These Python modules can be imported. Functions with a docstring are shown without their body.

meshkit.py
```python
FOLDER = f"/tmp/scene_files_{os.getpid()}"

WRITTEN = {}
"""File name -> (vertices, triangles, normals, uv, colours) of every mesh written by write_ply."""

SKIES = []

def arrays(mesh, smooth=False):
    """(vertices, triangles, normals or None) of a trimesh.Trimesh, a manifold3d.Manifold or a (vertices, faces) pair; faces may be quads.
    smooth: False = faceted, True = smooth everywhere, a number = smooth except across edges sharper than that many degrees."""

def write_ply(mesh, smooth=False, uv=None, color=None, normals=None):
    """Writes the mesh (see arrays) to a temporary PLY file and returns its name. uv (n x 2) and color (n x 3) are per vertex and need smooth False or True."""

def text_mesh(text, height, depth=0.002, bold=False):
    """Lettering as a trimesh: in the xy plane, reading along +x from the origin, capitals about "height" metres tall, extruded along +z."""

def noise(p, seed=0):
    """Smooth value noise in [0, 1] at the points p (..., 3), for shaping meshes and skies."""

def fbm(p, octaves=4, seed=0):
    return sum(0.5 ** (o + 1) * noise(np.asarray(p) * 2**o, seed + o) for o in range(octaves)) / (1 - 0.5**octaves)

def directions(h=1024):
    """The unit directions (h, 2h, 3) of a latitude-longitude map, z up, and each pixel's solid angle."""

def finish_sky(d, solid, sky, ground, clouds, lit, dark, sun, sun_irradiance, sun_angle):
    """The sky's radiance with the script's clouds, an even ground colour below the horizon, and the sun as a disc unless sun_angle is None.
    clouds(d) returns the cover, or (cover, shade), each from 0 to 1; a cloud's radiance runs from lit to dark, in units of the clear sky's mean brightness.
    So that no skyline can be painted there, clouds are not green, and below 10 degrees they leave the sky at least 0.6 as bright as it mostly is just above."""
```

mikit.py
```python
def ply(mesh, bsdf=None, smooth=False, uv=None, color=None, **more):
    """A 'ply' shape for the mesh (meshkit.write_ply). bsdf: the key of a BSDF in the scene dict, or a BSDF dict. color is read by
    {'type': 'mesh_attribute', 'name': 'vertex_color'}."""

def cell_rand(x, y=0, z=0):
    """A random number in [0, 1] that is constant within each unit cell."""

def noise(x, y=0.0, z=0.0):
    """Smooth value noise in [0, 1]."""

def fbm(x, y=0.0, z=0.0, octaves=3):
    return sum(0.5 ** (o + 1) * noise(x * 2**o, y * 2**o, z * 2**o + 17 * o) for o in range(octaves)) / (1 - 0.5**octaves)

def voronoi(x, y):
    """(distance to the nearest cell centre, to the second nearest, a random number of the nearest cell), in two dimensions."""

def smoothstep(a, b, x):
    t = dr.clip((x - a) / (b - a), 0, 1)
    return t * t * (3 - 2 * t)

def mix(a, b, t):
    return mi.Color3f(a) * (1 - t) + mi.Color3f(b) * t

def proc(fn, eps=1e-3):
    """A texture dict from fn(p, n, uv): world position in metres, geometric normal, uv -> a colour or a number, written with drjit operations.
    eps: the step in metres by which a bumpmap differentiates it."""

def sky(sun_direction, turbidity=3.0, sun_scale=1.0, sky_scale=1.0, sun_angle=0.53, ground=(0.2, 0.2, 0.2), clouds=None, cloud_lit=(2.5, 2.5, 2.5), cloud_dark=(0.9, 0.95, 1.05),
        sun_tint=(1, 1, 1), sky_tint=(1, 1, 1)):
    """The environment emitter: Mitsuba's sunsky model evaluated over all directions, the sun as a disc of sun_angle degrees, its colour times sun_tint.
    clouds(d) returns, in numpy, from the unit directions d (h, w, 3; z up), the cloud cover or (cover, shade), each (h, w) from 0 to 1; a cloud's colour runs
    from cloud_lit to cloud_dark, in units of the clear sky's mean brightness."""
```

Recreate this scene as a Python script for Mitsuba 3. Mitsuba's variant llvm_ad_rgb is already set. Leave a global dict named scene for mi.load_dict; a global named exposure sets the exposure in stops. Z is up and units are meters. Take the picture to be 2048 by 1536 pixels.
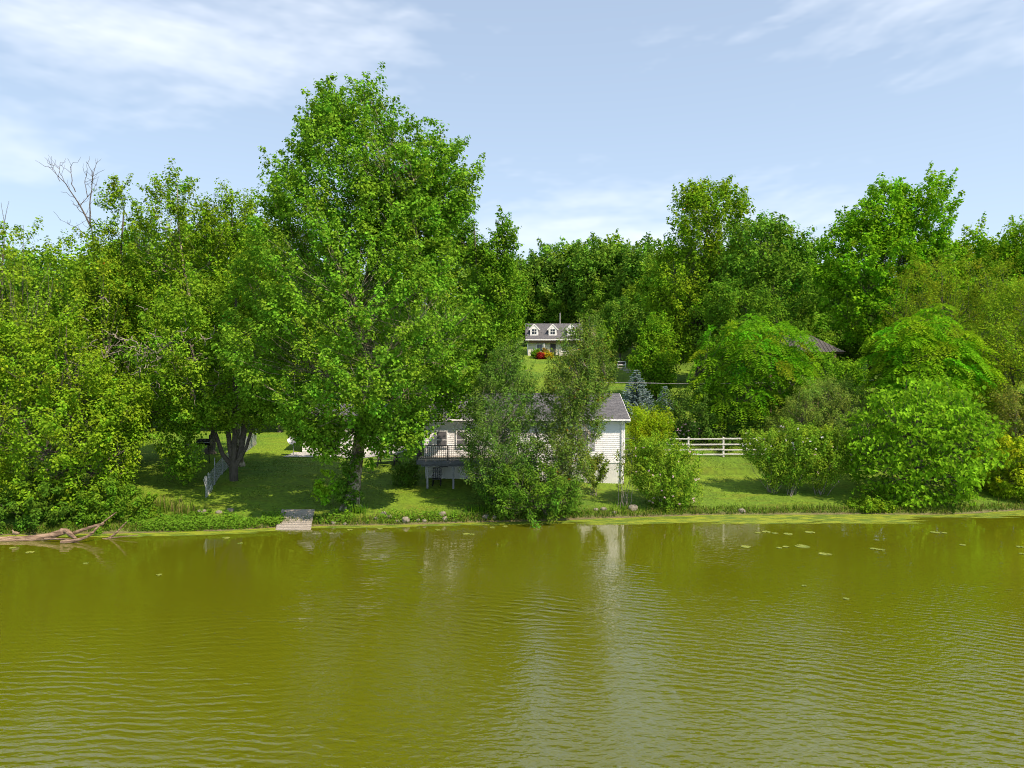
import math
import numpy as np
import trimesh
import shapely
import shapely.ops
import shapely.affinity
import drjit as dr
import mitsuba as mi
import mikit
import meshkit
from mikit import fbm, noise, smoothstep, mix, cell_rand

T = mi.ScalarTransform4f
scene, labels = {}, {}

# ---------------------------------------------------------------- camera, sky, exposure
F, CAM_H = 1400.0, 8.0                      # focal length in pixels of the 2048 px wide photograph, camera height
scene['camera'] = {
    'type': 'perspective', 'fov_axis': 'x', 'fov': math.degrees(2 * math.atan(1024 / F)),
    'to_world': T().look_at(origin=[0, 0, CAM_H], target=[0, 1, CAM_H], up=[0, 0, 1]),
    'near_clip': 0.1, 'far_clip': 20000.0,
}
SUN = (0.47, -0.44, 0.765)


def cirrus(d):
    """Thin wispy cirrus: streaks everywhere from noise, thicker banks where the photograph has them."""
    az = np.arctan2(d[..., 0], d[..., 1])
    el = np.arcsin(np.clip(d[..., 2], -1, 1))
    ta, te = np.degrees(az), np.degrees(el)
    def streak(fx, fz, tilt, seed, octaves=5):
        q = np.stack([(ta + tilt * te) * fx, (te - tilt * 0.12 * ta) * fz, np.full_like(ta, 3.1)], -1)
        return meshkit.fbm(q, octaves, seed)
    warp = meshkit.fbm(np.stack([ta * .06, te * .09, ta * 0 + 1.7], -1), 3, 5) - .5
    te = te + 7 * warp
    a = streak(.085, .42, .9, 11)
    b = streak(.26, 1.3, 1.4, 29)
    c = streak(.7, 3.2, 1.8, 43, 3)
    wisps = .58 * a + .28 * b + .14 * c
    def bank(a0, e0, wa, we):
        return np.exp(-((ta - a0) / wa) ** 2 - ((np.degrees(el) - e0) / we) ** 2)
    m = (bank(-29, 23.5, 15, 6) + .55 * bank(-13, 27, 9, 3) + .75 * bank(-36, 14.5, 9, 2.2) + .85 * bank(31, 27.5, 11, 3.2)
         + .75 * bank(37, 21.5, 7, 2.6) + .45 * bank(37, 15.5, 5, 1.2) + .95 * bank(4, 11, 11, 4.5) + .75 * bank(22, 11, 12, 3.5))
    out = (np.abs(ta) > 45) * .30 * meshkit.fbm(np.stack([ta * .03, te * .05, ta * 0 + 9.], -1), 3, 3)
    cover = np.clip((wisps - .66 + .46 * np.clip(m, 0, 1.05) + out) * 2.0, 0, 1) ** 1.1
    veil = .27 + .30 * np.exp(-np.maximum(np.degrees(el), 0) / 12.0)
    return np.clip(veil + (1 - veil) * .62 * cover, 0, .95)


scene['sky'] = mikit.sky(SUN, turbidity=3.2, clouds=cirrus, cloud_lit=(2.92, 3.03, 3.22), cloud_dark=(1.2, 1.25, 1.35), sky_tint=(1.02, 1.20, 1.27), sky_scale=.95, sun_tint=(.97, .98, 1.05),
                         ground=(.08, .13, .03))
exposure = 2.1

# ---------------------------------------------------------------- helpers
count = {}


def numbered(name):
    n = count.get(name, -1) + 1
    count[name] = n
    return name if n == 0 else f'{name}_{n:03d}'


def W(px, py, d):
    """The point at depth d (metres) that the photograph shows at pixel (px, py)."""
    return np.array([(px - 1024) * d / F, d, CAM_H - (py - 768) * d / F])


def thing(name, label, cat, group=None):
    key = numbered(name)
    labels[key] = {'label': label, 'category': cat}
    if group:
        labels[key]['group'] = group
    return key


def part(parent, name, mesh, bsdf, label=None, smooth=False, kind=None, **kw):
    key = numbered(parent + '__' + name)
    scene[key] = mikit.ply(mesh, bsdf, smooth=smooth, **kw)
    if label or kind:
        labels[key] = {**({'label': label} if label else {}), **({'kind': kind} if kind else {})}
    return key


def place_part(parent, name, shape, to_world):
    key = numbered(parent + '__' + name)
    scene[key] = {**shape, 'to_world': to_world}
    return key


def tag(key, mesh, bsdf, label=None, cat=None, kind=None, group=None, smooth=False, **kw):
    scene[key] = mikit.ply(mesh, bsdf, smooth=smooth, **kw)
    labels[key] = {k: v for k, v in (('label', label), ('category', cat), ('kind', kind), ('group', group)) if v}
    return key


def box(x0, x1, y0, y1, z0, z1):
    b = trimesh.creation.box(extents=[x1 - x0, y1 - y0, z1 - z0])
    b.apply_translation([(x0 + x1) / 2, (y0 + y1) / 2, (z0 + z1) / 2])
    return b


def chamfer_box(x0, x1, y0, y1, z0, z1, c=.01):
    """A box whose twelve edges are cut off."""
    pts = []
    for sx in (0, 1):
        for sy in (0, 1):
            for sz in (0, 1):
                p = np.array([(x0, x1)[sx], (y0, y1)[sy], (z0, z1)[sz]])
                s = np.array([1 - 2 * sx, 1 - 2 * sy, 1 - 2 * sz]) * c
                for k in range(3):
                    q = p + s
                    q[k] = p[k]
                    pts.append(q)
    return trimesh.convex.convex_hull(np.array(pts))


def bar(a, b, w, h=None):
    """A square bar from a to b."""
    a, b = np.asarray(a, float), np.asarray(b, float)
    h = h or w
    L = np.linalg.norm(b - a)
    m = trimesh.creation.box(extents=[w, h, L])
    z = (b - a) / L
    x = np.cross([0, 0, 1], z)
    x = np.array([1., 0, 0]) if np.linalg.norm(x) < 1e-6 else x / np.linalg.norm(x)
    M = np.eye(4)
    M[:3, 0], M[:3, 1], M[:3, 2], M[:3, 3] = x, np.cross(z, x), z, (a + b) / 2
    m.apply_transform(M)
    return m


def cat(ms):
    return trimesh.util.concatenate([m for m in ms if m is not None])


def tube(path, radii, sides=6):
    """(vertices, triangles) of a round tube along path with one radius per point, its end closed."""
    p, r = np.asarray(path, float), np.asarray(radii, float)
    t = np.gradient(p, axis=0)
    t /= np.linalg.norm(t, axis=1, keepdims=True) + 1e-12
    ref = np.array([.31, .95, .05]) if abs(t[:, 2]).mean() > .5 else np.array([0, 0, 1.])
    x = np.cross(t, ref)
    x /= np.linalg.norm(x, axis=1, keepdims=True) + 1e-12
    y = np.cross(t, x)
    a = np.arange(sides) * 2 * np.pi / sides
    v = p[:, None] + r[:, None, None] * (np.cos(a)[None, :, None] * x[:, None] + np.sin(a)[None, :, None] * y[:, None])
    n = len(p)
    i, j = np.meshgrid(np.arange(n - 1), np.arange(sides), indexing='ij')
    q = np.stack([i * sides + j, i * sides + (j + 1) % sides, (i + 1) * sides + (j + 1) % sides, (i + 1) * sides + j], -1).reshape(-1, 4)
    f = np.vstack([q[:, [0, 2, 1]], q[:, [0, 3, 2]]])
    v = np.vstack([v.reshape(-1, 3), p[-1] + t[-1] * r[-1], p[0]])
    k = np.arange(sides)
    cap = np.stack([(n - 1) * sides + k, (n - 1) * sides + (k + 1) % sides, np.full(sides, n * sides)], 1)
    cap0 = np.stack([(k + 1) % sides, k, np.full(sides, n * sides + 1)], 1)
    return v, np.vstack([f, cap[:, ::-1], cap0[:, ::-1]])


def joined(pieces):
    v, f, at = [], [], 0
    for a, b in pieces:
        v.append(a)
        f.append(b + at)
        at += len(a)
    return np.vstack(v), np.vstack(f)


def unit(a):
    return a / (np.linalg.norm(a, axis=-1, keepdims=True) + 1e-12)


# ---------------------------------------------------------------- materials
def principled(color, rough=.7, **kw):
    return {'type': 'twosided', 'bsdf': {'type': 'principled', 'base_color': color if isinstance(color, dict) else {'type': 'rgb', 'value': list(color)}, 'roughness': rough, **kw}}


scene['leaf'] = {'type': 'principledthin', 'base_color': {'type': 'mesh_attribute', 'name': 'vertex_color'}, 'roughness': .40, 'spec_trans': 0.0, 'diff_trans': .68, 'eta': 1.5}
scene['petal'] = principled({'type': 'mesh_attribute', 'name': 'vertex_color'}, .7)
scene['bark'] = principled(mikit.proc(lambda p, n, uv: mix((.05, .042, .033), (.155, .13, .105), fbm(p.x * 9, p.y * 9, p.z * 2.2, 3))), .9)
scene['pale_bark'] = principled(mikit.proc(lambda p, n, uv: mix((.12, .10, .065), (.40, .35, .25), smoothstep(.42, .60, fbm(p.x * 5, p.y * 5, p.z * 3.2, 3)))), .85)
scene['twig'] = principled(mikit.proc(lambda p, n, uv: mix((.16, .13, .10), (.36, .32, .27), noise(p.x * 6, p.y * 6, p.z * 6))), .9)


def lawn_color(p, n, uv):
    big = fbm(p.x * .16, p.y * .16, 1.3, 4)
    mid = fbm(p.x * .8, p.y * 2.4, 4.7, 4)
    fine = fbm(p.x * 7, p.y * 7, 8.1, 3)
    g = mix((.058, .126, .003), (.106, .176, .004), smoothstep(.32, .66, big))
    g = mix(g, (.115, .142, .005), .6 * smoothstep(.50, .72, mid))
    g = g * (0.60 + .80 * fine)
    h = p.z + .18 * (fbm(p.x * .8, p.y * .8, 2.2, 3) - .5)
    dirt = mix((.10, .075, .04), (.17, .15, .06), fine)
    return mix(dirt, g, smoothstep(.02, .22, h))


scene['lawn'] = {'type': 'bumpmap', 'bump': mikit.proc(lambda p, n, uv: .05 * fbm(p.x * 9, p.y * 9, p.z * 9, 3) + .06 * noise(p.x * 1.7, p.y * 1.7, 1.0), eps=.01),
                 'bsdf': principled(mikit.proc(lawn_color), .9)}


def ripples(p, n, uv):
    x, y = p.x, p.y
    wx = 1.6 * fbm(x * .13, y * .13, 3.0, 2)
    wy = 1.1 * fbm(x * .22, y * .22, 7.0, 2)
    w2 = .30 * fbm(x * 1.3, y * 1.3, 2.0, 2)
    calm = .17 + .83 * smoothstep(38.0, 22.0, y + 3.0 * (fbm(x * .09, y * .15, 5.0, 2) - .5))
    patch = .55 + .9 * fbm(x * .11, y * .2, 11.0, 3)
    bend = .22 + .012 * x
    u = y + bend * x + wy + w2
    a1 = u * 16.5 + 2.2 * wx
    gust = .25 + 1.5 * noise(x * .55, y * .8, 4.0) * noise(x * .17 + 9.0, y * .25, 2.0) * 1.6
    side = .62 + .38 * smoothstep(-13.0, 3.0, x)
    s1 = dr.sin(a1) + .3 * dr.sin(2 * a1 + .6)
    s2 = dr.sin((y - .14 * x + w2 * 1.9 + wx) * 24.0)
    s3 = dr.sin((y + .50 * x + w2 * 2.2 + wy) * 11.0)
    small = fbm(x * 4.2 + 3.0, y * 11.0, 1.0, 3) - .5
    near = 1.0 + .55 * smoothstep(27.0, 17.0, y)
    return calm * patch * side * near * (gust * (.0038 * s1 + .0013 * s2 + .0020 * s3) + .0115 * small * smoothstep(37.0, 24.0, y))


def water_color(p, n, uv):
    m = fbm(p.x * .07, p.y * .07, 6.0, 3)
    return mix((.090, .098, .0032), (.120, .130, .0044), m)


scene['pond_water'] = {'type': 'bumpmap', 'bump': mikit.proc(ripples, eps=.01),
                       'bsdf': {'type': 'plastic', 'int_ior': 1.85, 'diffuse_reflectance': mikit.proc(water_color), 'nonlinear': False}}
scene['algae_film'] = principled(mikit.proc(lambda p, n, uv: mix((.075, .125, .006), (.185, .22, .010), smoothstep(.3, .7, fbm(p.x * 1.6, p.y * 4.5, 2.0, 4)))), .75)
scene['lily'] = principled(mikit.proc(lambda p, n, uv: mix((.11, .15, .02), (.25, .28, .05), noise(p.x * 4, p.y * 4))), .5)
scene['rock'] = {'type': 'bumpmap', 'bump': mikit.proc(lambda p, n, uv: .05 * fbm(p.x * 8, p.y * 8, p.z * 8, 4), eps=.004),
                 'bsdf': principled(mikit.proc(lambda p, n, uv: mix((.10, .088, .062), (.34, .305, .24), fbm(p.x * 5, p.y * 5, p.z * 5, 4))), .9)}

# ---------------------------------------------------------------- terrain and water
SHORE_PX = [(-1400, 1100), (-700, 1092), (-300, 1080), (0, 1071), (130, 1068), (300, 1066), (450, 1062), (555, 1056), (650, 1052), (760, 1051), (900, 1047), (1000, 1044), (1100, 1042), (1180, 1038), (1300, 1034),
            (1420, 1030), (1600, 1029), (1760, 1029), (1900, 1030), (1985, 1024), (2048, 1021), (2500, 1017), (3400, 1012)]
SHORE = np.array([((px - 1024) * CAM_H / (py - 768), CAM_H * F / (py - 768)) for px, py in SHORE_PX])


def shore_y(x):
    return np.interp(x, SHORE[:, 0], SHORE[:, 1])


def ground_z(x, y):
    x, y = np.asarray(x, float), np.asarray(y, float)
    s = y - shore_y(x) + .35 * (meshkit.fbm(np.stack([x * .9, y * .9, x * 0], -1), 3, 2) - .5)
    bank = np.interp(s, [-60, -3, 0, .4, 1.2, 3, 6, 10, 16, 24, 34], [-3., -1.0, 0.0, .22, .36, .62, 1.15, 1.80, 2.2, 2.5, 2.9])
    hill = 2.0 + .166 * (y - 50)
    hill = np.where(y > 125, 2 + .166 * 75 + .10 * (y - 125), hill)
    hill = np.where(y > 260, 2 + .166 * 75 + 13.5 + 0 * y, hill)
    k = np.clip((x + 14) / 8, 0, 1)                 # the left lawn stays level for longer
    k = k * k * (3 - 2 * k)
    left = np.interp(y, [50, 66, 80, 150, 260, 4000], [1.8, 2.4, 3.2, 14., 24., 24.])
    back = k * hill + (1 - k) * left
    z = np.where((s > 8) & (y > 48), np.maximum(bank, back), bank)
    w = np.clip((s - 6) / 4, 0, 1)
    z = bank * (1 - w) + z * w
    far_bank = np.clip((-y - 110) / 20, 0, 1) * 4.5   # the shore behind the camera
    z = z + np.where(y < 0, far_bank, 0)
    return z + .05 * (meshkit.fbm(np.stack([x * .5, y * .5, x * 0 + 4], -1), 3, 7) - .5) * np.clip(s, 0, 1)


def axis(parts):
    return np.unique(np.concatenate(parts))


gx = axis([np.arange(-46, 46.1, .5), np.arange(46, 120, 4), -np.arange(46, 120, 4), np.geomspace(120, 4000, 12), -np.geomspace(120, 4000, 12)])
gy = axis([np.arange(34, 58, .25), np.arange(58, 130, 1.5), np.arange(130, 270, 8), np.geomspace(270, 6000, 12), np.arange(-150, 34, 8), -np.geomspace(150, 1500, 6)])
GX, GY = np.meshgrid(gx, gy, indexing='xy')
GZ = ground_z(GX, GY)
nx, ny = len(gx), len(gy)
ii, jj = np.meshgrid(np.arange(nx - 1), np.arange(ny - 1), indexing='xy')
q = np.stack([jj * nx + ii, jj * nx + ii + 1, (jj + 1) * nx + ii + 1, (jj + 1) * nx + ii], -1).reshape(-1, 4)
tag('ground', (np.stack([GX, GY, GZ], -1).reshape(-1, 3), q), 'lawn', 'sloping green lawn and wooded hillside rising from the pond', kind='structure', smooth=True)
wm = (np.array([[-400, -140, 0], [400, -140, 0], [400, 60, 0], [-400, 60, 0.]]), np.array([[0, 1, 2, 3]]))
tag('water', wm, 'pond_water', 'murky olive green pond water with small wind ripples', kind='structure')


def gz(x, y):
    return float(ground_z(np.array([x]), np.array([y]))[0])


# ---------------------------------------------------------------- foliage
def leaf_mesh(c, n, t, L, Wd, col, fold=.35):
    """Folded leaves, two triangles each: centres c, normals n, directions of the tip t (made square to n), lengths, widths, colours."""
    t = unit(t - (t * n).sum(1, keepdims=True) * n)
    b = np.cross(n, t)
    L, Wd = np.broadcast_to(L, len(c))[:, None], np.broadcast_to(Wd, len(c))[:, None]
    lift = n * Wd * fold * .5
    v = np.stack([c - t * L * .5, c + b * Wd * .5 + lift - t * L * .06, c + t * L * .5 - n * L * .10, c - b * Wd * .5 + lift - t * L * .06], 1)
    k = np.arange(len(c))[:, None] * 4
    f = np.stack([k + [0, 1, 2], k + [0, 2, 3]], 1).reshape(-1, 3)
    return v.reshape(-1, 3), f, np.repeat(col, 4, axis=0)


def leaf_colors(rng, n, base, cl=None, vary=.34, yellow=.35, autumn=0.0):
    base = np.asarray(base, float)
    k = 1 + vary * (rng.random((n, 1)) * 2 - 1)
    c = base * k * 1.68 * np.array([1.09, 1.03, 1.0])
    y = (rng.random((n, 1)) ** 2.2) * yellow
    c = c * (1 - y) + y * np.array([[base[0] * 1.75, base[1] * 1.3, base[2] * 1.0]])
    if cl is not None:
        c = c * cl
    if autumn:
        m = rng.random(n) < autumn
        c[m] = np.array([.42, .20, .02]) * (.6 + .6 * rng.random((m.sum(), 1)))
    return np.clip(c, .002, .8)


def env_of(rows, d):
    """Rows (py, px left, px right) of a crown's outline at depth d, as heights, centres and half-widths in metres."""
    r = np.array(sorted(rows, key=lambda a: -a[0]), float)
    z = CAM_H - (r[:, 0] - 768) * d / F
    return z, ((r[:, 1] + r[:, 2]) / 2 - 1024) * d / F, (r[:, 2] - r[:, 1]) / 2 * d / F


def clusters_in(rng, rows, d, n, rc, depth=.9, inner=.55, front=.55, seed=0, edge=.30):
    z, cx, r = env_of(rows, d)
    zs = np.linspace(z[0], z[-1], 200)
    w = np.interp(zs, z, r) ** 1.3 + .02
    w /= w.sum()
    m = n * 9
    zz = rng.choice(zs, size=m, p=w) + rng.normal(size=m) * .1
    R, X = np.interp(zz, z, r), np.interp(zz, z, cx)
    ph = rng.random(m) * 2 * np.pi
    f = np.where(rng.random(m) < .86, inner + (1 - inner) * rng.random(m) ** .6, rng.random(m) * inner)
    irr = 1 - edge + 2 * edge * meshkit.noise(np.stack([np.cos(ph) * 1.7 + seed * 3.1, np.sin(ph) * 1.7, zz / (rc * 3.2)], -1), seed)
    R2 = np.maximum(R * np.minimum(irr, 1.12) - rc * .45, .05)
    p = np.stack([X + R2 * f * np.cos(ph), d + R2 * f * depth * np.sin(ph), zz], -1)
    ok = ~((np.sin(ph) > .2) & (rng.random(m) < front))
    P, kept, mind = np.full((n, 3), 1e9), [], (rc * .62) ** 2
    for q in np.flatnonzero(ok):
        e = P[:len(kept)] - p[q]
        if len(kept) and (e * e).sum(1).min() < mind:
            continue
        P[len(kept)] = p[q]
        kept.append(q)
        if len(kept) == n:
            break
    c = p[kept]
    ax = np.stack([c[:, 0] - X[kept], c[:, 1] - d, np.zeros(len(kept))], -1) / R[kept][:, None]
    return c, ax


def puff_leaves(rng, c, ax, rc, per, L, Wd, base, up=.75, stretch=1.35, tip_down=.4, vary=.34, yellow=.35, autumn=0.0, face_up=.9, wild=.75, cl_vary=.22, flat=1.0, shoots=.55):
    """Leaf sprays round the cluster centres c; ax = outward directions. Most leaves lie on the spray's shell."""
    n = len(c)
    axis_ = unit(unit(ax + 1e-6) * .75 + np.array([0, 0, up]) + rng.normal(size=(n, 3)) * .22)
    size = rc * (.72 + .45 * rng.random(n))
    g = rng.random(n) < shoots                       # leafy shoots that stand out of the crown
    if g.any():
        a2 = unit(axis_[g] + rng.normal(size=(g.sum(), 3)) * .25)
        c1 = c[g] + a2 * (size[g] * (.75 + .35 * rng.random(g.sum())))[:, None]
        c2 = c1 + unit(a2 + np.array([0, 0, .35])) * (size[g] * (.55 + .35 * rng.random(g.sum())))[:, None]
        c, ax = np.vstack([c, c1, c2]), np.vstack([ax, ax[g], ax[g]])
        axis_, size = np.vstack([axis_, a2, a2]), np.r_[size, size[g] * .62, size[g] * .40]
        n = len(c)
    per = np.maximum(per * (.75 + .5 * rng.random(n)) * (size / (.95 * rc)) ** 1.7, 4).astype(int)
    idx = np.repeat(np.arange(n), per)
    m = len(idx)
    d = unit(rng.normal(size=(m, 3)))
    rad = .92 * rng.random(m) ** .45
    along = (d * axis_[idx]).sum(1, keepdims=True)
    off = d + axis_[idx] * along * (stretch - 1)
    off = off * (rad * size[idx])[:, None]
    off[:, 2] *= flat
    pos = c[idx] + off
    out = unit(d * .9 + unit(ax + 1e-6)[idx] * .5)
    nrm = unit(out * .75 + np.array([0, 0, face_up]) + rng.normal(size=(m, 3)) * wild * .62)
    tip = unit(off + rng.normal(size=(m, 3)) * .6 * rc + np.array([0, 0, -tip_down * rc]))
    lk = (.7 + .6 * rng.random(m))
    cl = (1 + cl_vary * (rng.random((n, 1)) * 2 - 1)) * (1 + .10 * rng.normal(size=(n, 3)) * np.array([[1, .3, .5]]))
    col = leaf_colors(rng, m, base, cl[idx], vary, yellow, autumn)
    return leaf_mesh(pos, nrm, tip, L * lk, Wd * lk, col)


def merge_leaves(parts):
    v, f, c, at = [], [], [], 0
    for a, b, e in parts:
        v.append(a)
        f.append(b + at)
        c.append(e)
        at += len(a)
    return np.vstack(v), np.vstack(f), np.vstack(c)


def limb_path(rng, a, b, sag=.12, k=6, wob=.05):
    t = np.linspace(0, 1, k)[:, None]
    L = np.linalg.norm(b - a)
    mid = (a + b) / 2 + np.array([0, 0, -sag * L])
    p = (1 - t) ** 2 * a + 2 * t * (1 - t) * mid + t ** 2 * b
    return p + rng.normal(size=p.shape) * wob * L * .35 * np.sin(t * np.pi)


def skeleton(rng, foot, top, r0, c, ax, n_limbs, crown_z, r_tip=.012, sides=7, lean=None, sub_sides=4, twigs=True, limb=.42):
    """Trunk from foot to top, limbs from it to groups of the crown's sprays, and twigs to the sprays."""
    foot, top = np.asarray(foot, float), np.asarray(top, float)
    k = 14
    t = np.linspace(0, 1, k)
    H = top[2] - foot[2]
    path = foot + (top - foot) * t[:, None]
    path[1:-1, :2] += np.cumsum(rng.normal(size=(k - 2, 2)), 0) * H * .006
    rad = r0 * (1 - t) ** .8 * .93 + r_tip
    rad[0] *= 1.75
    rad[1] *= 1.12
    path = np.vstack([path[0] - [0, 0, .3], path[0] + [0, 0, .05], path[0] + [0, 0, .35], path[1:]])
    rad = np.concatenate([[rad[0] * 1.15, rad[0], rad[0] * .72], rad[1:]])
    pieces = [tube(path, rad, sides + 3)]
    if not len(c):
        return joined(pieces)
    trunk = lambda z: np.array([np.interp(z, path[:, 2], path[:, i]) for i in range(3)])
    ang = np.arctan2(c[:, 1] - foot[1], c[:, 0] - foot[0])
    seeds = c[rng.choice(len(c), min(n_limbs, len(c)), replace=False)]
    own = ((c[:, None] - seeds[None]) ** 2 * np.array([1, 1, 1.6])).sum(-1).argmin(1)
    for i in range(len(seeds)):
        g = c[own == i]
        if not len(g):
            continue
        far = g[np.argmax(np.linalg.norm(g[:, :2] - foot[:2], axis=1))]
        reach = np.linalg.norm(far[:2] - trunk(far[2])[:2])
        z0 = np.clip(far[2] - .55 * reach - .3, max(crown_z, foot[2] + .15 * H), top[2] - .05 * H)
        a = trunk(z0)
        lr = max(r0 * limb * max(.15, 1 - (z0 - foot[2]) / H) ** .7, .02)
        lp = limb_path(rng, a, far, .10, 7)
        pieces.append(tube(lp, np.linspace(lr, r_tip, 7), 6))
        if twigs:
            for e in g:
                j = int(np.clip(np.argmin(np.linalg.norm(lp - e, axis=1)) - 1, 0, 5))
                if np.linalg.norm(e - lp[j]) > .25:
                    tr = max(lr * (1 - j / 6) * .45, r_tip)
                    pieces.append(tube(limb_path(rng, lp[j], e, .06, 4, .09), np.linspace(tr, r_tip * .8, 4), sub_sides))
    return joined(pieces)


def tree(name, label, lobes, d, foot_px, r0, base, n, rc=.85, per=90, L=.2, Wd=.15, seed=1, cat='tree', group=None, depth=.9, crown_py=None, bark='bark', top=None, n_limbs=16,
         foot_d=None, front=.5, inner=.5, edge=.30, leaf_kw=None, foot_x=None, parent=None, trunk=True, limb=.42):
    """A tree: lobes are outlines (rows, depth offset, share of the sprays)."""
    rng = np.random.default_rng(seed)
    C, A = [], []
    tot = sum(l[2] for l in lobes)
    for i, (rows, dd, share) in enumerate(lobes):
        c, a = clusters_in(rng, rows, d + dd, max(4, int(n * share / tot)), rc, depth, inner, front, seed + i * 7, edge)
        C.append(c)
        A.append(a)
    c, a = np.vstack(C), np.vstack(A)
    fd = foot_d or d
    fx = (foot_px - 1024) * fd / F
    keep = c[:, 2] > ground_z(c[:, 0], c[:, 1]) + .15
    c, a = c[keep], a[keep]
    foot = np.array([fx, fd, gz(fx, fd)])
    allz = c[:, 2]
    tp = c[np.argmax(allz)] * 1.0 if top is None else W(*top)
    tp = np.array([.6 * tp[0] + .4 * fx, .5 * tp[1] + .5 * fd, tp[2] - rc * .3])
    cz = foot[2] + .2 * (tp[2] - foot[2]) if crown_py is None else CAM_H - (crown_py - 768) * d / F
    key = parent or thing(name, label, cat, group)
    if trunk:
        part(key, 'trunk', skeleton(rng, foot, tp, r0, c, a, n_limbs, cz, limb=limb), bark, smooth=True)
    v, f, col = puff_leaves(rng, c, a, rc, per, L, Wd, base, **(leaf_kw or {}))
    part(key, 'crown', (v, f), 'leaf', color=col)
    return key
# ---------------------------------------------------------------- materials of the built things
scene['white_siding'] = principled(mikit.proc(lambda p, n, uv: mix((.70, .70, .71), (.80, .80, .80), fbm(p.x * 1.5, p.z * 6 + p.y, 1.0, 3))), .55)
scene['white_paint'] = principled((.78, .78, .77), .5)
scene['weathered_white'] = principled(mikit.proc(lambda p, n, uv: mix((.40, .38, .34), (.74, .73, .70), fbm(p.x * 3, p.y * 3, p.z * 8, 3))), .7)
scene['stucco'] = {'type': 'bumpmap', 'bump': mikit.proc(lambda p, n, uv: .006 * fbm(p.x * 22, p.y * 22, p.z * 22, 2), eps=.004),
                   'bsdf': principled(mikit.proc(lambda p, n, uv: mix((.56, .57, .55), (.72, .72, .70), fbm(p.x * 1.2, p.y, p.z * 2.0, 4))), .9)}
def shingle_color(p, n, uv):
    r = cell_rand(dr.floor(p.x / .30 + .5 * dr.floor(p.z / .055)), dr.floor(p.z / .055), 3)
    return mix((.075, .075, .082), (.140, .140, .148), .65 * r + .35 * fbm(p.x * 2, p.y * 2, p.z * 2, 3))


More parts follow.
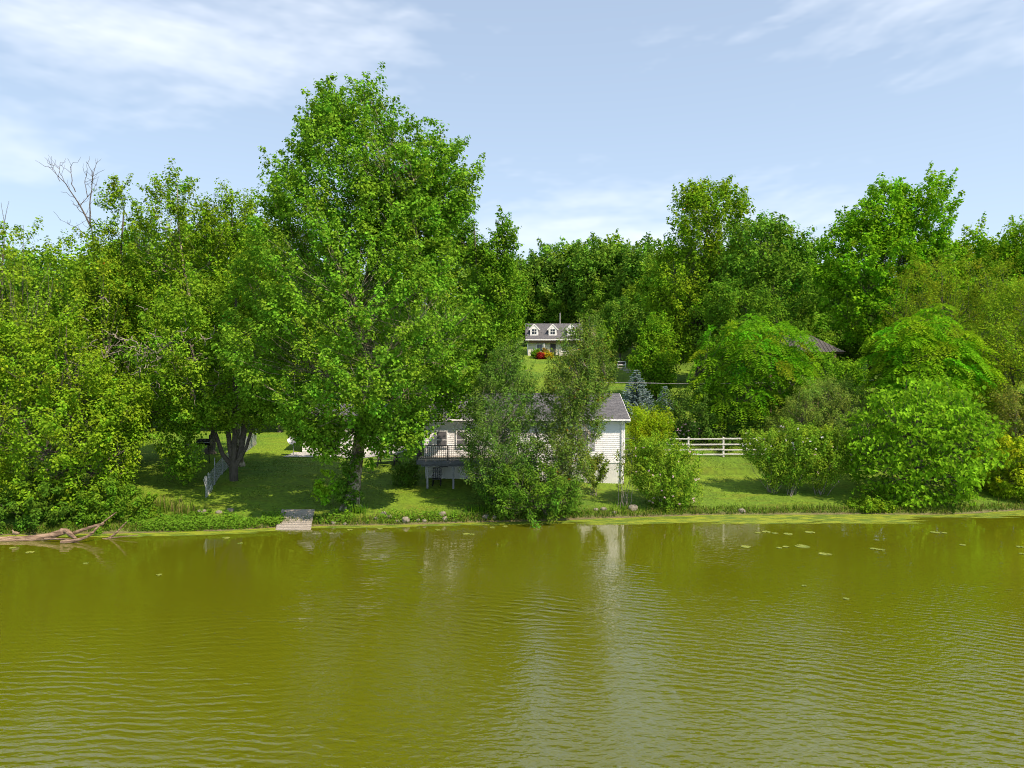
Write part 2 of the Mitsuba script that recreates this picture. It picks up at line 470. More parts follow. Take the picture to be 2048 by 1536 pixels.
scene['shingles'] = principled(mikit.proc(shingle_color), .95)
scene['dark_paint'] = principled(mikit.proc(lambda p, n, uv: mix((.022, .021, .022), (.05, .046, .044), noise(p.x * 5, p.y * 5, p.z * 9))), .6)
scene['deck_blue'] = principled(mikit.proc(lambda p, n, uv: mix((.085, .092, .125), (.15, .155, .19), fbm(p.x * 2, p.y * 5, p.z * 12, 3))), .75)
scene['deck_post'] = principled(mikit.proc(lambda p, n, uv: mix((.20, .21, .24), (.34, .34, .36), fbm(p.x * 5, p.y * 5, p.z * 3, 3))), .8)
scene['screen_mesh'] = principled((.115, .115, .125), .5)
scene['glass'] = {'type': 'twosided', 'bsdf': {'type': 'principled', 'base_color': {'type': 'rgb', 'value': [.02, .024, .028]}, 'roughness': .06, 'specular': .6}}
scene['shutter_grey'] = principled((.30, .30, .315), .6)
scene['brown_trim'] = principled((.20, .12, .075), .7)
scene['cream_wall'] = principled(mikit.proc(lambda p, n, uv: mix((.60, .56, .48), (.72, .69, .62), fbm(p.x * 2, p.y, p.z * 6, 3))), .7)
scene['grey_wood'] = principled(mikit.proc(lambda p, n, uv: mix((.17, .145, .115), (.44, .40, .34), fbm(p.x * 1.6 + 40 * cell_rand(dr.floor(p.y * 5), 0, 0), p.y * 24, p.z * 20, 4))), .9)
scene['driftwood'] = {'type': 'bumpmap', 'bump': mikit.proc(lambda p, n, uv: .03 * fbm(p.x * 4, p.y * 26, p.z * 26, 3), eps=.004),
                      'bsdf': principled(mikit.proc(lambda p, n, uv: mix((.085, .05, .03), (.36, .25, .165), smoothstep(.25, .75, fbm(p.x * 2.5, p.y * 22, p.z * 22, 4)))), .9)}
scene['black_metal'] = principled((.022, .023, .026), .4, metallic=.2)
scene['grey_metal'] = principled((.36, .38, .42), .45, metallic=.4)
scene['roof_metal'] = principled(mikit.proc(lambda p, n, uv: mix((.045, .042, .04), (.085, .08, .076), fbm(p.x, p.y, p.z * 2, 3))), .6)
scene['brown_wood'] = principled(mikit.proc(lambda p, n, uv: mix((.10, .06, .035), (.22, .14, .09), fbm(p.x * 6, p.y * 6, p.z * 1.5, 3))), .85)
scene['concrete'] = principled(mikit.proc(lambda p, n, uv: mix((.22, .22, .215), (.34, .33, .32), fbm(p.x * 1.5, p.y * 1.5, 1.0, 4))), .9)
scene['blue_plastic'] = principled((.05, .14, .42), .5)
scene['duck_feather'] = principled(mikit.proc(lambda p, n, uv: mix((.10, .065, .04), (.36, .27, .17), fbm(p.x * 26, p.y * 26, p.z * 26, 2))), .8)
scene['stone_path'] = principled((.42, .40, .37), .9)

# ---------------------------------------------------------------- the white house
HX0, HX1, HY0, HY1 = -6.03, 7.75, 48.0, 57.0
Z_SILL, Z_EAVE, Z_RIDGE, Y_RIDGE = 2.60, 5.60, 7.32, 52.5
house = thing('white_house', 'white single-storey house with grey shingled roof behind the willow clump', 'house')
part(house, 'foundation', box(HX0 + .06, HX1 - .06, HY0 + .06, HY1 - .06, .2, Z_SILL), 'stucco', 'pale rendered foundation wall')
wall = part(house, 'wall', box(HX0 + .05, HX1 - .05, HY0 + .05, HY1 - .05, Z_SILL + .002, Z_EAVE - .03), 'white_siding')
COURSE = .133


def siding(holder, x0, x1, y, z0, z1, facing='front', clip=None):
    """Lapped boards, each leaning out at its foot."""
    n = int(math.ceil((z1 - z0) / COURSE))
    for i in range(n):
        a, b = z0 + i * COURSE, min(z0 + (i + 1) * COURSE + .012, z1)
        u0, u1 = (x0, x1) if clip is None else clip(a, x0, x1)
        if u1 - u0 < .05:
            continue
        pts = np.array([(u, s, z) for u in (u0, u1) for s, z in ((.0, a), (-.042, a), (-.008, b), (.0, b))])
        if facing == 'front':
            v = np.stack([pts[:, 0], y + pts[:, 1], pts[:, 2]], -1)
        else:
            sg = 1 if facing == 'right' else -1
            v = np.stack([y - sg * pts[:, 1], pts[:, 0], pts[:, 2]], -1)
        part(holder, 'siding_board', trimesh.convex.convex_hull(v), 'white_siding')


siding(wall, HX0 + .09, HX1 - .09, HY0 + .05, Z_SILL, Z_EAVE - .16)
gable = lambda z, a, b: (a + max(0, (z + COURSE - Z_EAVE)) * (Y_RIDGE - HY0) / (Z_RIDGE - Z_EAVE), b - max(0, (z + COURSE - Z_EAVE)) * (HY1 - Y_RIDGE) / (Z_RIDGE - Z_EAVE))
siding(wall, HY0 + .09, HY1 - .09, HX1 - .05, Z_SILL, Z_RIDGE - .15, 'right', gable)
siding(wall, HY0 + .09, HY1 - .09, HX0 + .05, Z_SILL, Z_RIDGE - .15, 'left', gable)
for x in (HX1, HX0):
    s = 1 if x > 0 else -1
    tri = trimesh.creation.extrude_polygon(shapely.Polygon([(HY0 + .05, Z_EAVE - .03), (HY1 - .05, Z_EAVE - .03), (Y_RIDGE, Z_RIDGE - .12)]), .06, engine='earcut')
    v = tri.vertices.copy()
    tri.vertices = np.stack([(HX1 - .11 if s > 0 else HX0 + .05) + v[:, 2], v[:, 0], v[:, 1]], -1)
    part(house, 'gable', tri, 'white_siding')
for x0, x1 in ((HX0, HX0 + .11), (HX1 - .11, HX1)):
    part(house, 'corner_trim', box(x0, x1, HY0 - .012, HY0 + .1, Z_SILL - .02, Z_EAVE - .14), 'white_paint')
part(house, 'frieze_board', box(HX0 - .02, HX1 + .02, HY0 - .015, HY0 + .03, Z_EAVE - .17, Z_EAVE - .02), 'white_paint')
RX0, RX1, OV = HX0 - .3, HX1 + .3, .36
slope = (Z_RIDGE - Z_EAVE) / (Y_RIDGE - (HY0 - OV))
def roof_slab(y_e, y_r, z_e, z_r, t=.14):
    return trimesh.convex.convex_hull(np.array([(x, y, z - dz) for x in (RX0, RX1) for y, z in ((y_e, z_e), (y_r, z_r)) for dz in (0, t)]))


roof = part(house, 'roof', cat([roof_slab(HY0 - OV, Y_RIDGE, Z_EAVE, Z_RIDGE), roof_slab(HY1 + OV, Y_RIDGE + .002, Z_EAVE, Z_RIDGE)]), 'shingles', 'grey shingled roof')
rng = np.random.default_rng(140)
tabs = []
dy = .30 * math.cos(math.atan(slope)) * .48
k = 0
y = HY0 - OV
while y < Y_RIDGE - .05:
    x = RX0 + (.15 if k % 2 else 0)
    while x < RX1 - .05:
        x2 = min(x + .30, RX1)
        t = .010 + .010 * rng.random()
        z0, z1 = Z_EAVE + (y - HY0 + OV) * slope, Z_EAVE + (min(y + dy * 1.05, Y_RIDGE) - HY0 + OV) * slope
        b = np.array([(xx, yy, zz) for xx in (x + .004, x2 - .004) for yy, zz in ((y, z0 - .004), (y, z0 + t), (min(y + dy * 1.05, Y_RIDGE), z1 - .004), (min(y + dy * 1.05, Y_RIDGE), z1 + .003))])
        tabs.append((b, np.array([[0, 1, 5], [0, 5, 4], [1, 3, 7], [1, 7, 5], [0, 2, 3], [0, 3, 1], [4, 5, 7], [4, 7, 6]])))
        x = x2
    y += dy
    k += 1
part(roof, 'shingle', joined(tabs), 'shingles', kind='stuff')
part(roof, 'ridge_cap', cat([bar((RX0, Y_RIDGE - .07, Z_RIDGE - .012), (RX1, Y_RIDGE - .07, Z_RIDGE - .012), .16, .03), bar((RX0, Y_RIDGE + .09, Z_RIDGE - .014), (RX1, Y_RIDGE + .09, Z_RIDGE - .014), .16, .03)]), 'shingles')
part(house, 'gutter', cat([chamfer_box(RX0 - .01, RX1 + .01, HY0 - OV - .11, HY0 - OV - .004, Z_EAVE - .13, Z_EAVE - .01, .02)]), 'white_paint')
part(house, 'soffit', box(RX0 + .02, RX1 - .02, HY0 - OV + .01, HY0 - .002, Z_EAVE - .205, Z_EAVE - .175), 'white_paint')
part(house, 'downspout', cat([chamfer_box(HX1 - .26, HX1 - .17, HY0 - .10, HY0 - .02, Z_SILL - 1.2, Z_EAVE - .42, .01), bar((HX1 - .215, HY0 - .06, Z_EAVE - .43), (HX1 - .215, HY0 - OV - .05, Z_EAVE - .14), .075)]), 'white_paint')
for s, x in ((1, RX1), (-1, RX0)):
    part(house, 'bargeboard', cat([bar((x + .012 * s, HY0 - OV, Z_EAVE - .10), (x + .012 * s, Y_RIDGE, Z_RIDGE - .10), .024, .19), bar((x + .012 * s, HY1 + OV, Z_EAVE - .10), (x + .012 * s, Y_RIDGE + .002, Z_RIDGE - .10), .024, .19)]), 'white_paint')


def window(holder, x0, x1, y, z0, z1, pane='glass', mullions=0, rails=1, fw=.07, label=None, frame='white_paint'):
    w = part(holder, 'window', box(x0 + .01, x1 - .01, y - .03, y + .03, z0 + .01, z1 - .01), 'dark_paint', label)
    fr = [chamfer_box(x0 - fw, x1 + fw, y - .075, y - .005, z1, z1 + fw, .008), chamfer_box(x0 - fw, x1 + fw, y - .085, y - .004, z0 - fw, z0, .008),
          chamfer_box(x0 - fw, x0, y - .075, y - .005, z0, z1, .008), chamfer_box(x1, x1 + fw, y - .075, y - .005, z0, z1, .008)]
    for r in range(rails):
        zz = z0 + (z1 - z0) * (r + 1) / (rails + 1) - (.06 if rails == 1 else 0)
        fr.append(box(x0, x1, y - .065, y - .034, zz - .022, zz + .022))
    for m in range(mullions):
        xx = x0 + (x1 - x0) * (m + 1) / (mullions + 1)
        fr.append(box(xx - .015, xx + .015, y - .063, y - .034, z0, z1))
    if w.count('__') < 2:
        part(w, 'frame', cat(fr), frame)
        part(w, 'pane', box(x0 + .002, x1 - .002, y - .045, y - .035, z0 + .002, z1 - .002), pane)
    return w


window(house, -5.16, -4.48, HY0 - .01, 3.72, 4.74, 'screen_mesh')
window(house, -3.78, -3.10, HY0 - .01, 3.72, 4.74, 'screen_mesh')
window(house, -1.2, -.3, HY0 - .01, 3.72, 4.74, 'glass')
window(house, 4.45, 5.22, HY0 - .01, 3.50, 4.78, 'screen_mesh')
def shutter(x0, x1, y, z0, z1):
    key = part(house, 'shutter', chamfer_box(x0, x1, y - .05, y, z0, z1, .006), 'shutter_grey')
    for i in range(int((z1 - z0 - .1) / .09)):
        z = z0 + .07 + i * .09
        part(key, 'slat', trimesh.convex.convex_hull(np.array([(x, yy, zz) for x in (x0 + .05, x1 - .05) for yy, zz in ((y - .075, z), (y - .048, z + .06), (y - .048, z))])), 'shutter_grey')


shutter(5.32, 5.70, HY0 + .01, 3.46, 4.84)
shutter(3.98, 4.36, HY0 + .01, 3.46, 4.84)
part(house, 'vent', cat([box(-5.0, -4.38, HY0 + .0, HY0 + .056, 2.30, 2.56)] + [box(-4.96, -4.42, HY0 - .02, HY0 - .003, 2.34 + .06 * i, 2.36 + .06 * i) for i in range(4)]), 'dark_paint', 'dark basement vent under the deck')
part(house, 'roof_vent', cat([trimesh.creation.cylinder(.06, .5, 10, transform=trimesh.transformations.translation_matrix([1.5, 51.3, 7.15]))]), 'grey_metal', smooth=30)
# door on the deck
d_ = part(house, 'door', chamfer_box(-2.55, -1.65, HY0 - .05, HY0 + .02, 3.08, 5.1, .01), 'white_paint')
part(d_, 'handle', chamfer_box(-1.77, -1.73, HY0 - .1, HY0 - .051, 4.05, 4.15, .008), 'grey_metal')

# ---------------------------------------------------------------- the deck
deck = thing('wooden_deck', 'raised deck with dark baluster railing and blue-grey rim on the left front of the house', 'deck')
DX0, DX1, DY0, DY1, DZ = -6.2, 1.6, 45.6, 47.95, 3.06
for i in range(16):
    y0 = DY0 + .02 + i * (DY1 - DY0 - .03) / 16
    part(deck, 'floor_board', box(DX0, DX1, y0, y0 + .138, DZ - .035, DZ), 'grey_wood')
part(deck, 'rim_board', cat([box(DX0 - .02, DX1 + .02, DY0 - .03, DY0 + .015, DZ - .30, DZ - .04), box(DX0 - .03, DX0 + .015, DY0 + .016, DY1, DZ - .30, DZ - .04)]), 'deck_blue', 'blue-grey painted rim board')
part(deck, 'beam', box(DX0 + .25, DX1 - .1, DY0 + .28, DY0 + .42, DZ - .46, DZ - .302), 'deck_blue')
for i in range(14):
    x = DX0 + .2 + i * .58
    part(deck, 'joist', box(x, x + .045, DY0 + .02, DY1 - .02, DZ - .29, DZ - .037), 'deck_post')
for x in (-5.55, -3.85, -1.9, .2, 1.3):
    part(deck, 'post', chamfer_box(x - .06, x + .06, DY0 + .29, DY0 + .41, gz(x, DY0 + .3) - .2, DZ - .462, .01), 'deck_post', 'grey deck post')
RT = DZ + .88
for x in (DX0 + .03, -4.18, -2.2, -.25, DX1 - .03):
    part(deck, 'railing_post', chamfer_box(x - .045, x + .045, DY0 - .02, DY0 + .07, DZ - .03, RT + .02, .008), 'dark_paint')
part(deck, 'handrail', chamfer_box(DX0 - .04, DX1 + .04, DY0 - .035, DY0 + .085, RT + .021, RT + .065, .01), 'dark_paint')
part(deck, 'lower_rail', box(DX0 + .08, DX1 - .08, DY0 + .005, DY0 + .045, DZ + .07, DZ + .11), 'dark_paint')
part(deck, 'handrail', chamfer_box(DX0 - .04, DX0 + .08, DY0 + .086, DY1, RT + .021, RT + .065, .01), 'dark_paint')
x = DX0 + .17
bal = mikit.ply(chamfer_box(-.016, .016, -.016, .016, 0, RT - DZ - .12, .004), 'dark_paint')
while x < DX1 - .08:
    if min(abs(x - q) for q in (DX0 + .03, -4.18, -2.2, -.25, DX1 - .03)) > .07:
        place_part(deck, 'baluster', bal, T().translate([x, DY0 + .025, DZ + .112]))
    x += .132
y = DY0 + .17
while y < DY1 - .05:
    place_part(deck, 'baluster', bal, T().translate([DX0 + .03, y, DZ + .112]))
    y += .132
t = thing('garden_chair', 'black garden chair standing in the shade under the deck', 'chair')
cx, cy = -5.0, 46.6
cz = gz(cx, cy)
part(t, 'seat', chamfer_box(cx - .28, cx + .28, cy - .27, cy + .27, cz + .40, cz + .45, .012), 'black_metal')
part(t, 'backrest', cat([bar((cx + u, cy + .25, cz + .451), (cx + u, cy + .36, cz + 1.12), .075, .02) for u in (-.24, -.12, 0, .12, .24)] + [bar((cx - .29, cy + .365, cz + 1.13), (cx + .29, cy + .365, cz + 1.13), .05, .03)]), 'black_metal')
for a in (-.26, .26):
    for b in (-.25, .24):
        part(t, 'leg', bar((cx + a, cy + b, cz - .02), (cx + a * .95, cy + b * .95, cz + .40), .04), 'black_metal')
    part(t, 'armrest', cat([bar((cx + a * 1.1, cy - .25, cz + .66), (cx + a * 1.1, cy + .28, cz + .68), .06, .03), bar((cx + a * 1.1, cy - .23, cz + .44), (cx + a * 1.1, cy - .23, cz + .66), .035)]), 'black_metal')

# ---------------------------------------------------------------- the white building behind the sycamore
g = thing('white_garage', 'low white building seen through the leaves behind the sycamore trunk', 'garage')
GX0, GX1, GY0, GY1 = -17.4, -8.6, 58.0, 64.0
gz0 = gz(-13, 58) - .1
gw = part(g, 'wall', box(GX0 + .05, GX1 - .05, GY0 + .05, GY1, gz0 - .3, gz0 + 2.75), 'white_siding')
siding(gw, GX0, GX1, GY0 + .05, gz0 + .1, gz0 + 2.7)
siding(gw, GY0, GY1, GX1 - .05, gz0 + .1, gz0 + 2.7, 'right')
def slab2(x0, x1, ye, yr, ze, zr, t=.14):
    return trimesh.convex.convex_hull(np.array([(x, y, z - dz) for x in (x0, x1) for y, z in ((ye, ze), (yr, zr)) for dz in (0, t)]))


part(g, 'roof', cat([slab2(GX0 - .3, GX1 + .3, GY0 - .4, 61, gz0 + 2.85, gz0 + 4.1), slab2(GX0 - .3, GX1 + .3, GY1 + .4, 61.002, gz0 + 2.85, gz0 + 4.1)]), 'shingles')
for x in (GX0 + .8, GX0 + 4.2):
    dk = part(g, 'garage_door', box(x, x + 2.6, GY0 - .02, GY0 + .015, gz0 + .02, gz0 + 2.15), 'white_paint')
    for i in range(4):
        part(dk, 'panel', cat([chamfer_box(x + .06 + .64 * j, x + .62 + .64 * j, GY0 - .045, GY0 - .021, gz0 + .08 + .52 * i, gz0 + .54 + .52 * i, .01) for j in range(4)]), 'white_paint')
window(g, GX1 - 1.5, GX1 - .7, GY0 - .01, gz0 + 1.1, gz0 + 2.1)
tag('driveway', (lambda xs, ys: (np.array([(x, y, gz(x, y) + .03) for y in ys for x in xs]), np.array([(j * len(xs) + i, j * len(xs) + i + 1, (j + 1) * len(xs) + i + 1, (j + 1) * len(xs) + i) for j in range(len(ys) - 1) for i in range(len(xs) - 1)])))(np.linspace(-18, -7.2, 20), np.linspace(54.9, 57.9, 8)), 'concrete', 'pale concrete driveway before the white building', kind='structure')
t = thing('picnic_table', 'dark picnic table with benches on the lawn between sycamore and deck', 'picnic table')
px, py = W(775, 0, 51.5)[0], 51.5
pz = gz(px, py)
for i in range(5):
    part(t, 'tabletop_board', chamfer_box(px - .9, px + .9, py - .375 + .152 * i, py - .235 + .152 * i, pz + .71, pz + .75, .008), 'dark_paint')
for s in (-1, 1):
    part(t, 'bench', chamfer_box(px - .9, px + .9, py + s * .68 - .13, py + s * .68 + .13, pz + .42, pz + .46, .008), 'dark_paint')
    x = px + s * .6
    part(t, 'leg_frame', cat([bar((x, py - .72, pz - .05), (x, py - .2, pz + .71), .09, .05), bar((x, py + .72, pz - .05), (x, py + .2, pz + .71), .09, .05), bar((x + .052, py - .8, pz + .375), (x + .052, py + .8, pz + .375), .05, .09)]), 'dark_paint')
t = thing('satellite_dish', 'small grey satellite dish on a post left of the white building', 'satellite dish')
sx, sy = W(587, 0, 56)[0], 56.0
sz = gz(sx, sy)
dish = trimesh.creation.revolve(np.array([(0, 0), (.15, .012), (.30, .05), (.42, .11), (.425, .118), (.30, .062), (.15, .024), (0, .012)]), sections=24)
dish.apply_transform(trimesh.transformations.rotation_matrix(math.radians(62), [1, 0, 0]))
dish.apply_translation([sx, sy - .06, sz + 1.25])
part(t, 'dish', dish, 'grey_metal', smooth=30)
part(t, 'mast', joined([tube(np.array([[sx, sy, sz - .1], [sx, sy, sz + .9], [sx, sy + .02, sz + 1.25]]), [.03, .03, .03], 8)]), 'grey_metal', smooth=True)
part(t, 'arm', bar((sx, sy - .05, sz + 1.05), (sx, sy - .55, sz + 1.12), .03), 'grey_metal')

# barbecue on a pedestal
t = thing('barbecue_grill', 'black barrel-shaped barbecue grill on a thin post under the left trees', 'barbecue')
bx, by = W(409, 0, 52)[0], 52.0
bz = gz(bx, by)
zc = W(0, 884, 52)[2]
drum = trimesh.creation.cylinder(.26, 1.0, 20)
drum.apply_transform(trimesh.transformations.rotation_matrix(math.pi / 2, [0, 1, 0]))
drum.apply_translation([bx, by, zc])
part(t, 'drum', drum, 'black_metal', smooth=30)
part(t, 'shelf', chamfer_box(bx - .45, bx + .5, by - .62, by - .27, zc - .02, zc + .015, .006), 'grey_metal')
part(t, 'handle', bar((bx - .25, by - .31, zc + .17), (bx + .25, by - .31, zc + .17), .03), 'grey_metal')
for s in (-.38, .38):
    part(t, 'leg', bar((bx + s, by, bz - .1), (bx + s * .8, by, zc - .2), .045), 'black_metal')
part(t, 'chimney', joined([tube(np.array([[bx + .34, by + .1, zc + .2], [bx + .34, by + .1, zc + .5]]), [.05, .05], 8)]), 'black_metal')

# ---------------------------------------------------------------- fences
t = thing('rail_fence', 'white four-rail fence across the lawn right of the house', 'fence')
posts = [8.1, 10.72, 13.36, 16.0, 18.65, 21.3, 23.9]
FY = 53.0
heights = [.20, .55, .94, 1.36]
for x in posts:
    part(t, 'post', chamfer_box(x - .065, x + .065, FY - .065, FY + .065, gz(x, FY) - .2, gz(x, FY) + 1.5, .012), 'weathered_white')
rng = np.random.default_rng(150)
for a, b in zip(posts[:-1], posts[1:]):
    for h in heights:
        za, zb = gz(a, FY) + h + rng.normal() * .015, gz(b, FY) + h + rng.normal() * .015
        part(t, 'rail', bar((a + .002, FY - .085, za), (b - .002, FY - .085, zb), .135, .035) if False else trimesh.convex.convex_hull(np.array([(x, y, z + s) for x, z in ((a + .004, za), (b - .004, zb)) for y in (FY - .104, FY - .068) for s in (-.05, .05)])), 'weathered_white')
t = thing('wire_fence', 'old wire fence with metal posts and leaning slats running up the lawn', 'fence')
pa, pb = np.array([W(412, 0, 43)[0], 43.0]), np.array([W(512, 0, 63)[0], 63.0])
n_p = 9
for i in range(n_p):
    p = pa + (pb - pa) * i / (n_p - 1)
    z = gz(*p)
    part(t, 'post', joined([tube(np.array([[p[0], p[1], z - .3], [p[0], p[1], z + (1.75 if i == 1 else 1.3)]]), [.032, .030], 7)]), 'grey_metal')
wires = []
for h in np.arange(.12, 1.2, .13):
    q = [pa + (pb - pa) * u for u in np.linspace(0, 1, 30)]
    wires.append(tube(np.array([[a[0], a[1], gz(*a) + h] for a in q]), np.full(30, .008), 4))
for u in np.linspace(0, 1, 190):
    a = pa + (pb - pa) * u
    z = gz(*a)
    wires.append(tube(np.array([[a[0], a[1], z + .05], [a[0], a[1], z + 1.18]]), [.007, .007], 3))
part(t, 'wire_netting', joined(wires), 'grey_metal', kind='stuff')
rng = np.random.default_rng(151)
for i, u in enumerate([.015, .03, .045, .062, .08, .93, .955, .98]):
    a = pa + (pb - pa) * u + [.03, -.03]
    z = gz(*a)
    part(t, 'slat', bar((a[0] + .05, a[1] - .02, z - .02), (a[0] - .16 - .1 * rng.random(), a[1] - .05, z + 1.02 + .15 * rng.random()), .08, .018), 'weathered_white' if i < 5 else 'grey_wood')

# ---------------------------------------------------------------- ramp, log, duck
t = thing('wooden_ramp', 'weathered plank boat ramp sloping from the lawn into the pond', 'ramp')
ya, yb, za, zb = 38.3, 40.9, .0, .66
na = 15
for i in range(na):
    u0, u1 = i / na + .008, (i + 1) / na - .006
    xl = lambda u: -12.95 + (-13.45 + 12.95) * u + rng.normal() * .008
    xr = lambda u: -11.02 + (-11.55 + 11.02) * u + rng.normal() * .008
    lift = rng.random() * .03
    P = []
    for u, xa, xb in ((u0, xl(u0), xr(u0)), (u1, xl(u1), xr(u1))):
        y, z = ya + (yb - ya) * u, za + (zb - za) * u + lift
        P += [(xa, y, z), (xb, y, z), (xa, y + .01, z - .045), (xb, y + .01, z - .045)]
    part(t, 'plank', trimesh.convex.convex_hull(np.array(P)), 'grey_wood')
for s, (x0, x1) in enumerate(((-12.85, -13.35), (-11.12, -11.65), (-12.0, -12.5))):
    part(t, 'side_board', trimesh.convex.convex_hull(np.array([(x0 + a, ya + .05, za - b) for a in (0, .06) for b in (.047, .28)] + [(x1 + a, yb - .03, zb - b) for a in (0, .06) for b in (.047, .30)])), 'brown_wood')
t = thing('fallen_log', 'fallen driftwood log with broken branches lying in the shallow water at the left', 'log')
L = lambda x, y, d: W(x, y, d)
def spline(pts, n):
    pts = np.asarray(pts)
    s = np.r_[0, np.cumsum(np.linalg.norm(np.diff(pts, axis=0), axis=1))]
    u = np.linspace(0, s[-1], n)
    from scipy.interpolate import PchipInterpolator
    return PchipInterpolator(s, pts)(u)


main = spline([L(-120, 1090, 35.6), L(-20, 1082, 35.7), L(40, 1080, 35.8), L(90, 1074, 35.9), L(128, 1063, 36.0)], 26)
rng = np.random.default_rng(160)
v, f = tube(main, np.interp(np.linspace(0, 1, 26), [0, .6, 1], [.22, .21, .16]), 14)
v = v + .035 * (meshkit.fbm(v * 5, 3, 2)[:, None] - .5) * 2
part(t, 'trunk', (v, f), 'driftwood', smooth=True)
for name, pts, r0, r1 in [('branch', [L(122, 1062, 36.0), L(132, 1062, 35.95), L(142, 1070, 35.7), L(151, 1077, 35.5)], .15, .07),
                          ('branch', [L(122, 1085, 35.2), L(165, 1077, 35.3), L(180, 1070, 35.4), L(198, 1052, 35.5), L(215, 1038, 35.6), L(232, 1025, 35.7)], .10, .025),
                          ('branch', [L(140, 1070, 36.6), L(165, 1060, 36.6), L(190, 1052, 36.6), L(206, 1048, 36.6)], .10, .07),
                          ('branch', [L(218, 1076, 36.3), L(232, 1066, 36.3), L(243, 1054, 36.3), L(253, 1044, 36.3)], .06, .03),
                          ('branch', [L(90, 1078, 35.6), L(118, 1078, 35.4), L(150, 1080, 35.2)], .06, .03),
                          ('branch', [L(205, 1078, 36.2), L(240, 1074, 36.2), L(275, 1070, 36.2)], .035, .015)]:
    pth = spline(pts, 14)
    v, f = tube(pth, np.linspace(r0, r1, 14), 9)
    v = v + .02 * (meshkit.fbm(v * 7, 3, 3)[:, None] - .5) * 2
    part(t, name, (v, f), 'driftwood', smooth=True)
# a small duck on the log
import manifold3d as m3
t = thing('duck', 'small brown duck resting on the fallen log', 'duck')
D = W(31, 1066, 35.75)
D[2] += -.02
def ball(x, y, z, r):
    return m3.Manifold.sphere(r, 18).translate([x, y, z])


def hull(*b):
    return m3.Manifold.batch_hull(list(b))


body = hull(ball(-.09, 0, .03, .075), ball(.02, 0, .01, .09), ball(.11, 0, .0, .06)) + hull(ball(.11, 0, .0, .05), ball(.21, 0, .03, .012), ball(.17, 0, .0, .03)) + hull(ball(-.10, 0, .05, .05), ball(-.135, 0, .13, .032)) + hull(ball(-.135, 0, .13, .034), ball(-.15, 0, .15, .040))
body = body.refine_to_length(.02).to_mesh()
bm = trimesh.Trimesh(body.vert_properties[:, :3], body.tri_verts)
trimesh.smoothing.filter_taubin(bm, iterations=8)
bm.apply_translation(D)
part(t, 'body', bm, 'duck_feather', smooth=True)
bill = m3.Manifold.hull_points(np.array([(-.185, -.016, .150), (-.185, .016, .150), (-.185, 0, .165), (-.245, -.012, .138), (-.245, .012, .138), (-.245, 0, .145)]).tolist()).to_mesh()
bm = trimesh.Trimesh(bill.vert_properties[:, :3], bill.tri_verts)
bm.apply_translation(D)
part(t, 'bill', bm, 'brown_trim')
for s in (-1, 1):
    e = trimesh.creation.icosphere(1, .006)
    e.apply_translation(D + [-.165, s * .034, .16])
    part(t, 'eye', e, 'black_metal')
    w_ = hull(ball(-.05, s * .07, .05, .025), ball(.05, s * .075, .03, .03), ball(.15, s * .03, .03, .012)).to_mesh()
    wm_ = trimesh.Trimesh(w_.vert_properties[:, :3], w_.tri_verts)
    wm_.apply_translation(D)
    part(t, 'wing', wm_, 'duck_feather', smooth=30)
    part(t, 'leg', bar(D + [.0, s * .03, -.07], D + [.0, s * .03, -.16], .012), 'brown_trim')

# ---------------------------------------------------------------- rocks on the bank
rng = np.random.default_rng(170)
def rock(px, py, w, h, label, depth=.8):
    t = numbered('shore_rock')
    ds = np.arange(34, 60, .05)
    hit = ground_z((px - 1024) * ds / F, ds) >= CAM_H - (py - 768) * ds / F
    d = ds[np.argmax(hit)] if hit.any() else CAM_H * F / (py - 768)
    x = (px - 1024) * d / F
    m = trimesh.creation.icosphere(3)
    v = m.vertices
    o = rng.random(3) * 50
    v = v * (.72 + .56 * meshkit.fbm(v * 1.2 + o, 3, 1))[:, None]
    v = np.sign(v) * np.abs(v) ** .86
    w, h = w * .8, h * .8
    v = v * np.array([w / 2, w / 2 * depth, h * .62])
    a = rng.random() * 6.28
    R = np.array([[math.cos(a * .1), -math.sin(a * .1), 0], [math.sin(a * .1), math.cos(a * .1), 0], [0, 0, 1]])
    v = v @ R.T + [x, d, max(gz(x, d), 0) + h * .12]
    tag(t, (v, m.faces), 'rock', label, 'rock', group='rocks along the pond bank', smooth=True)


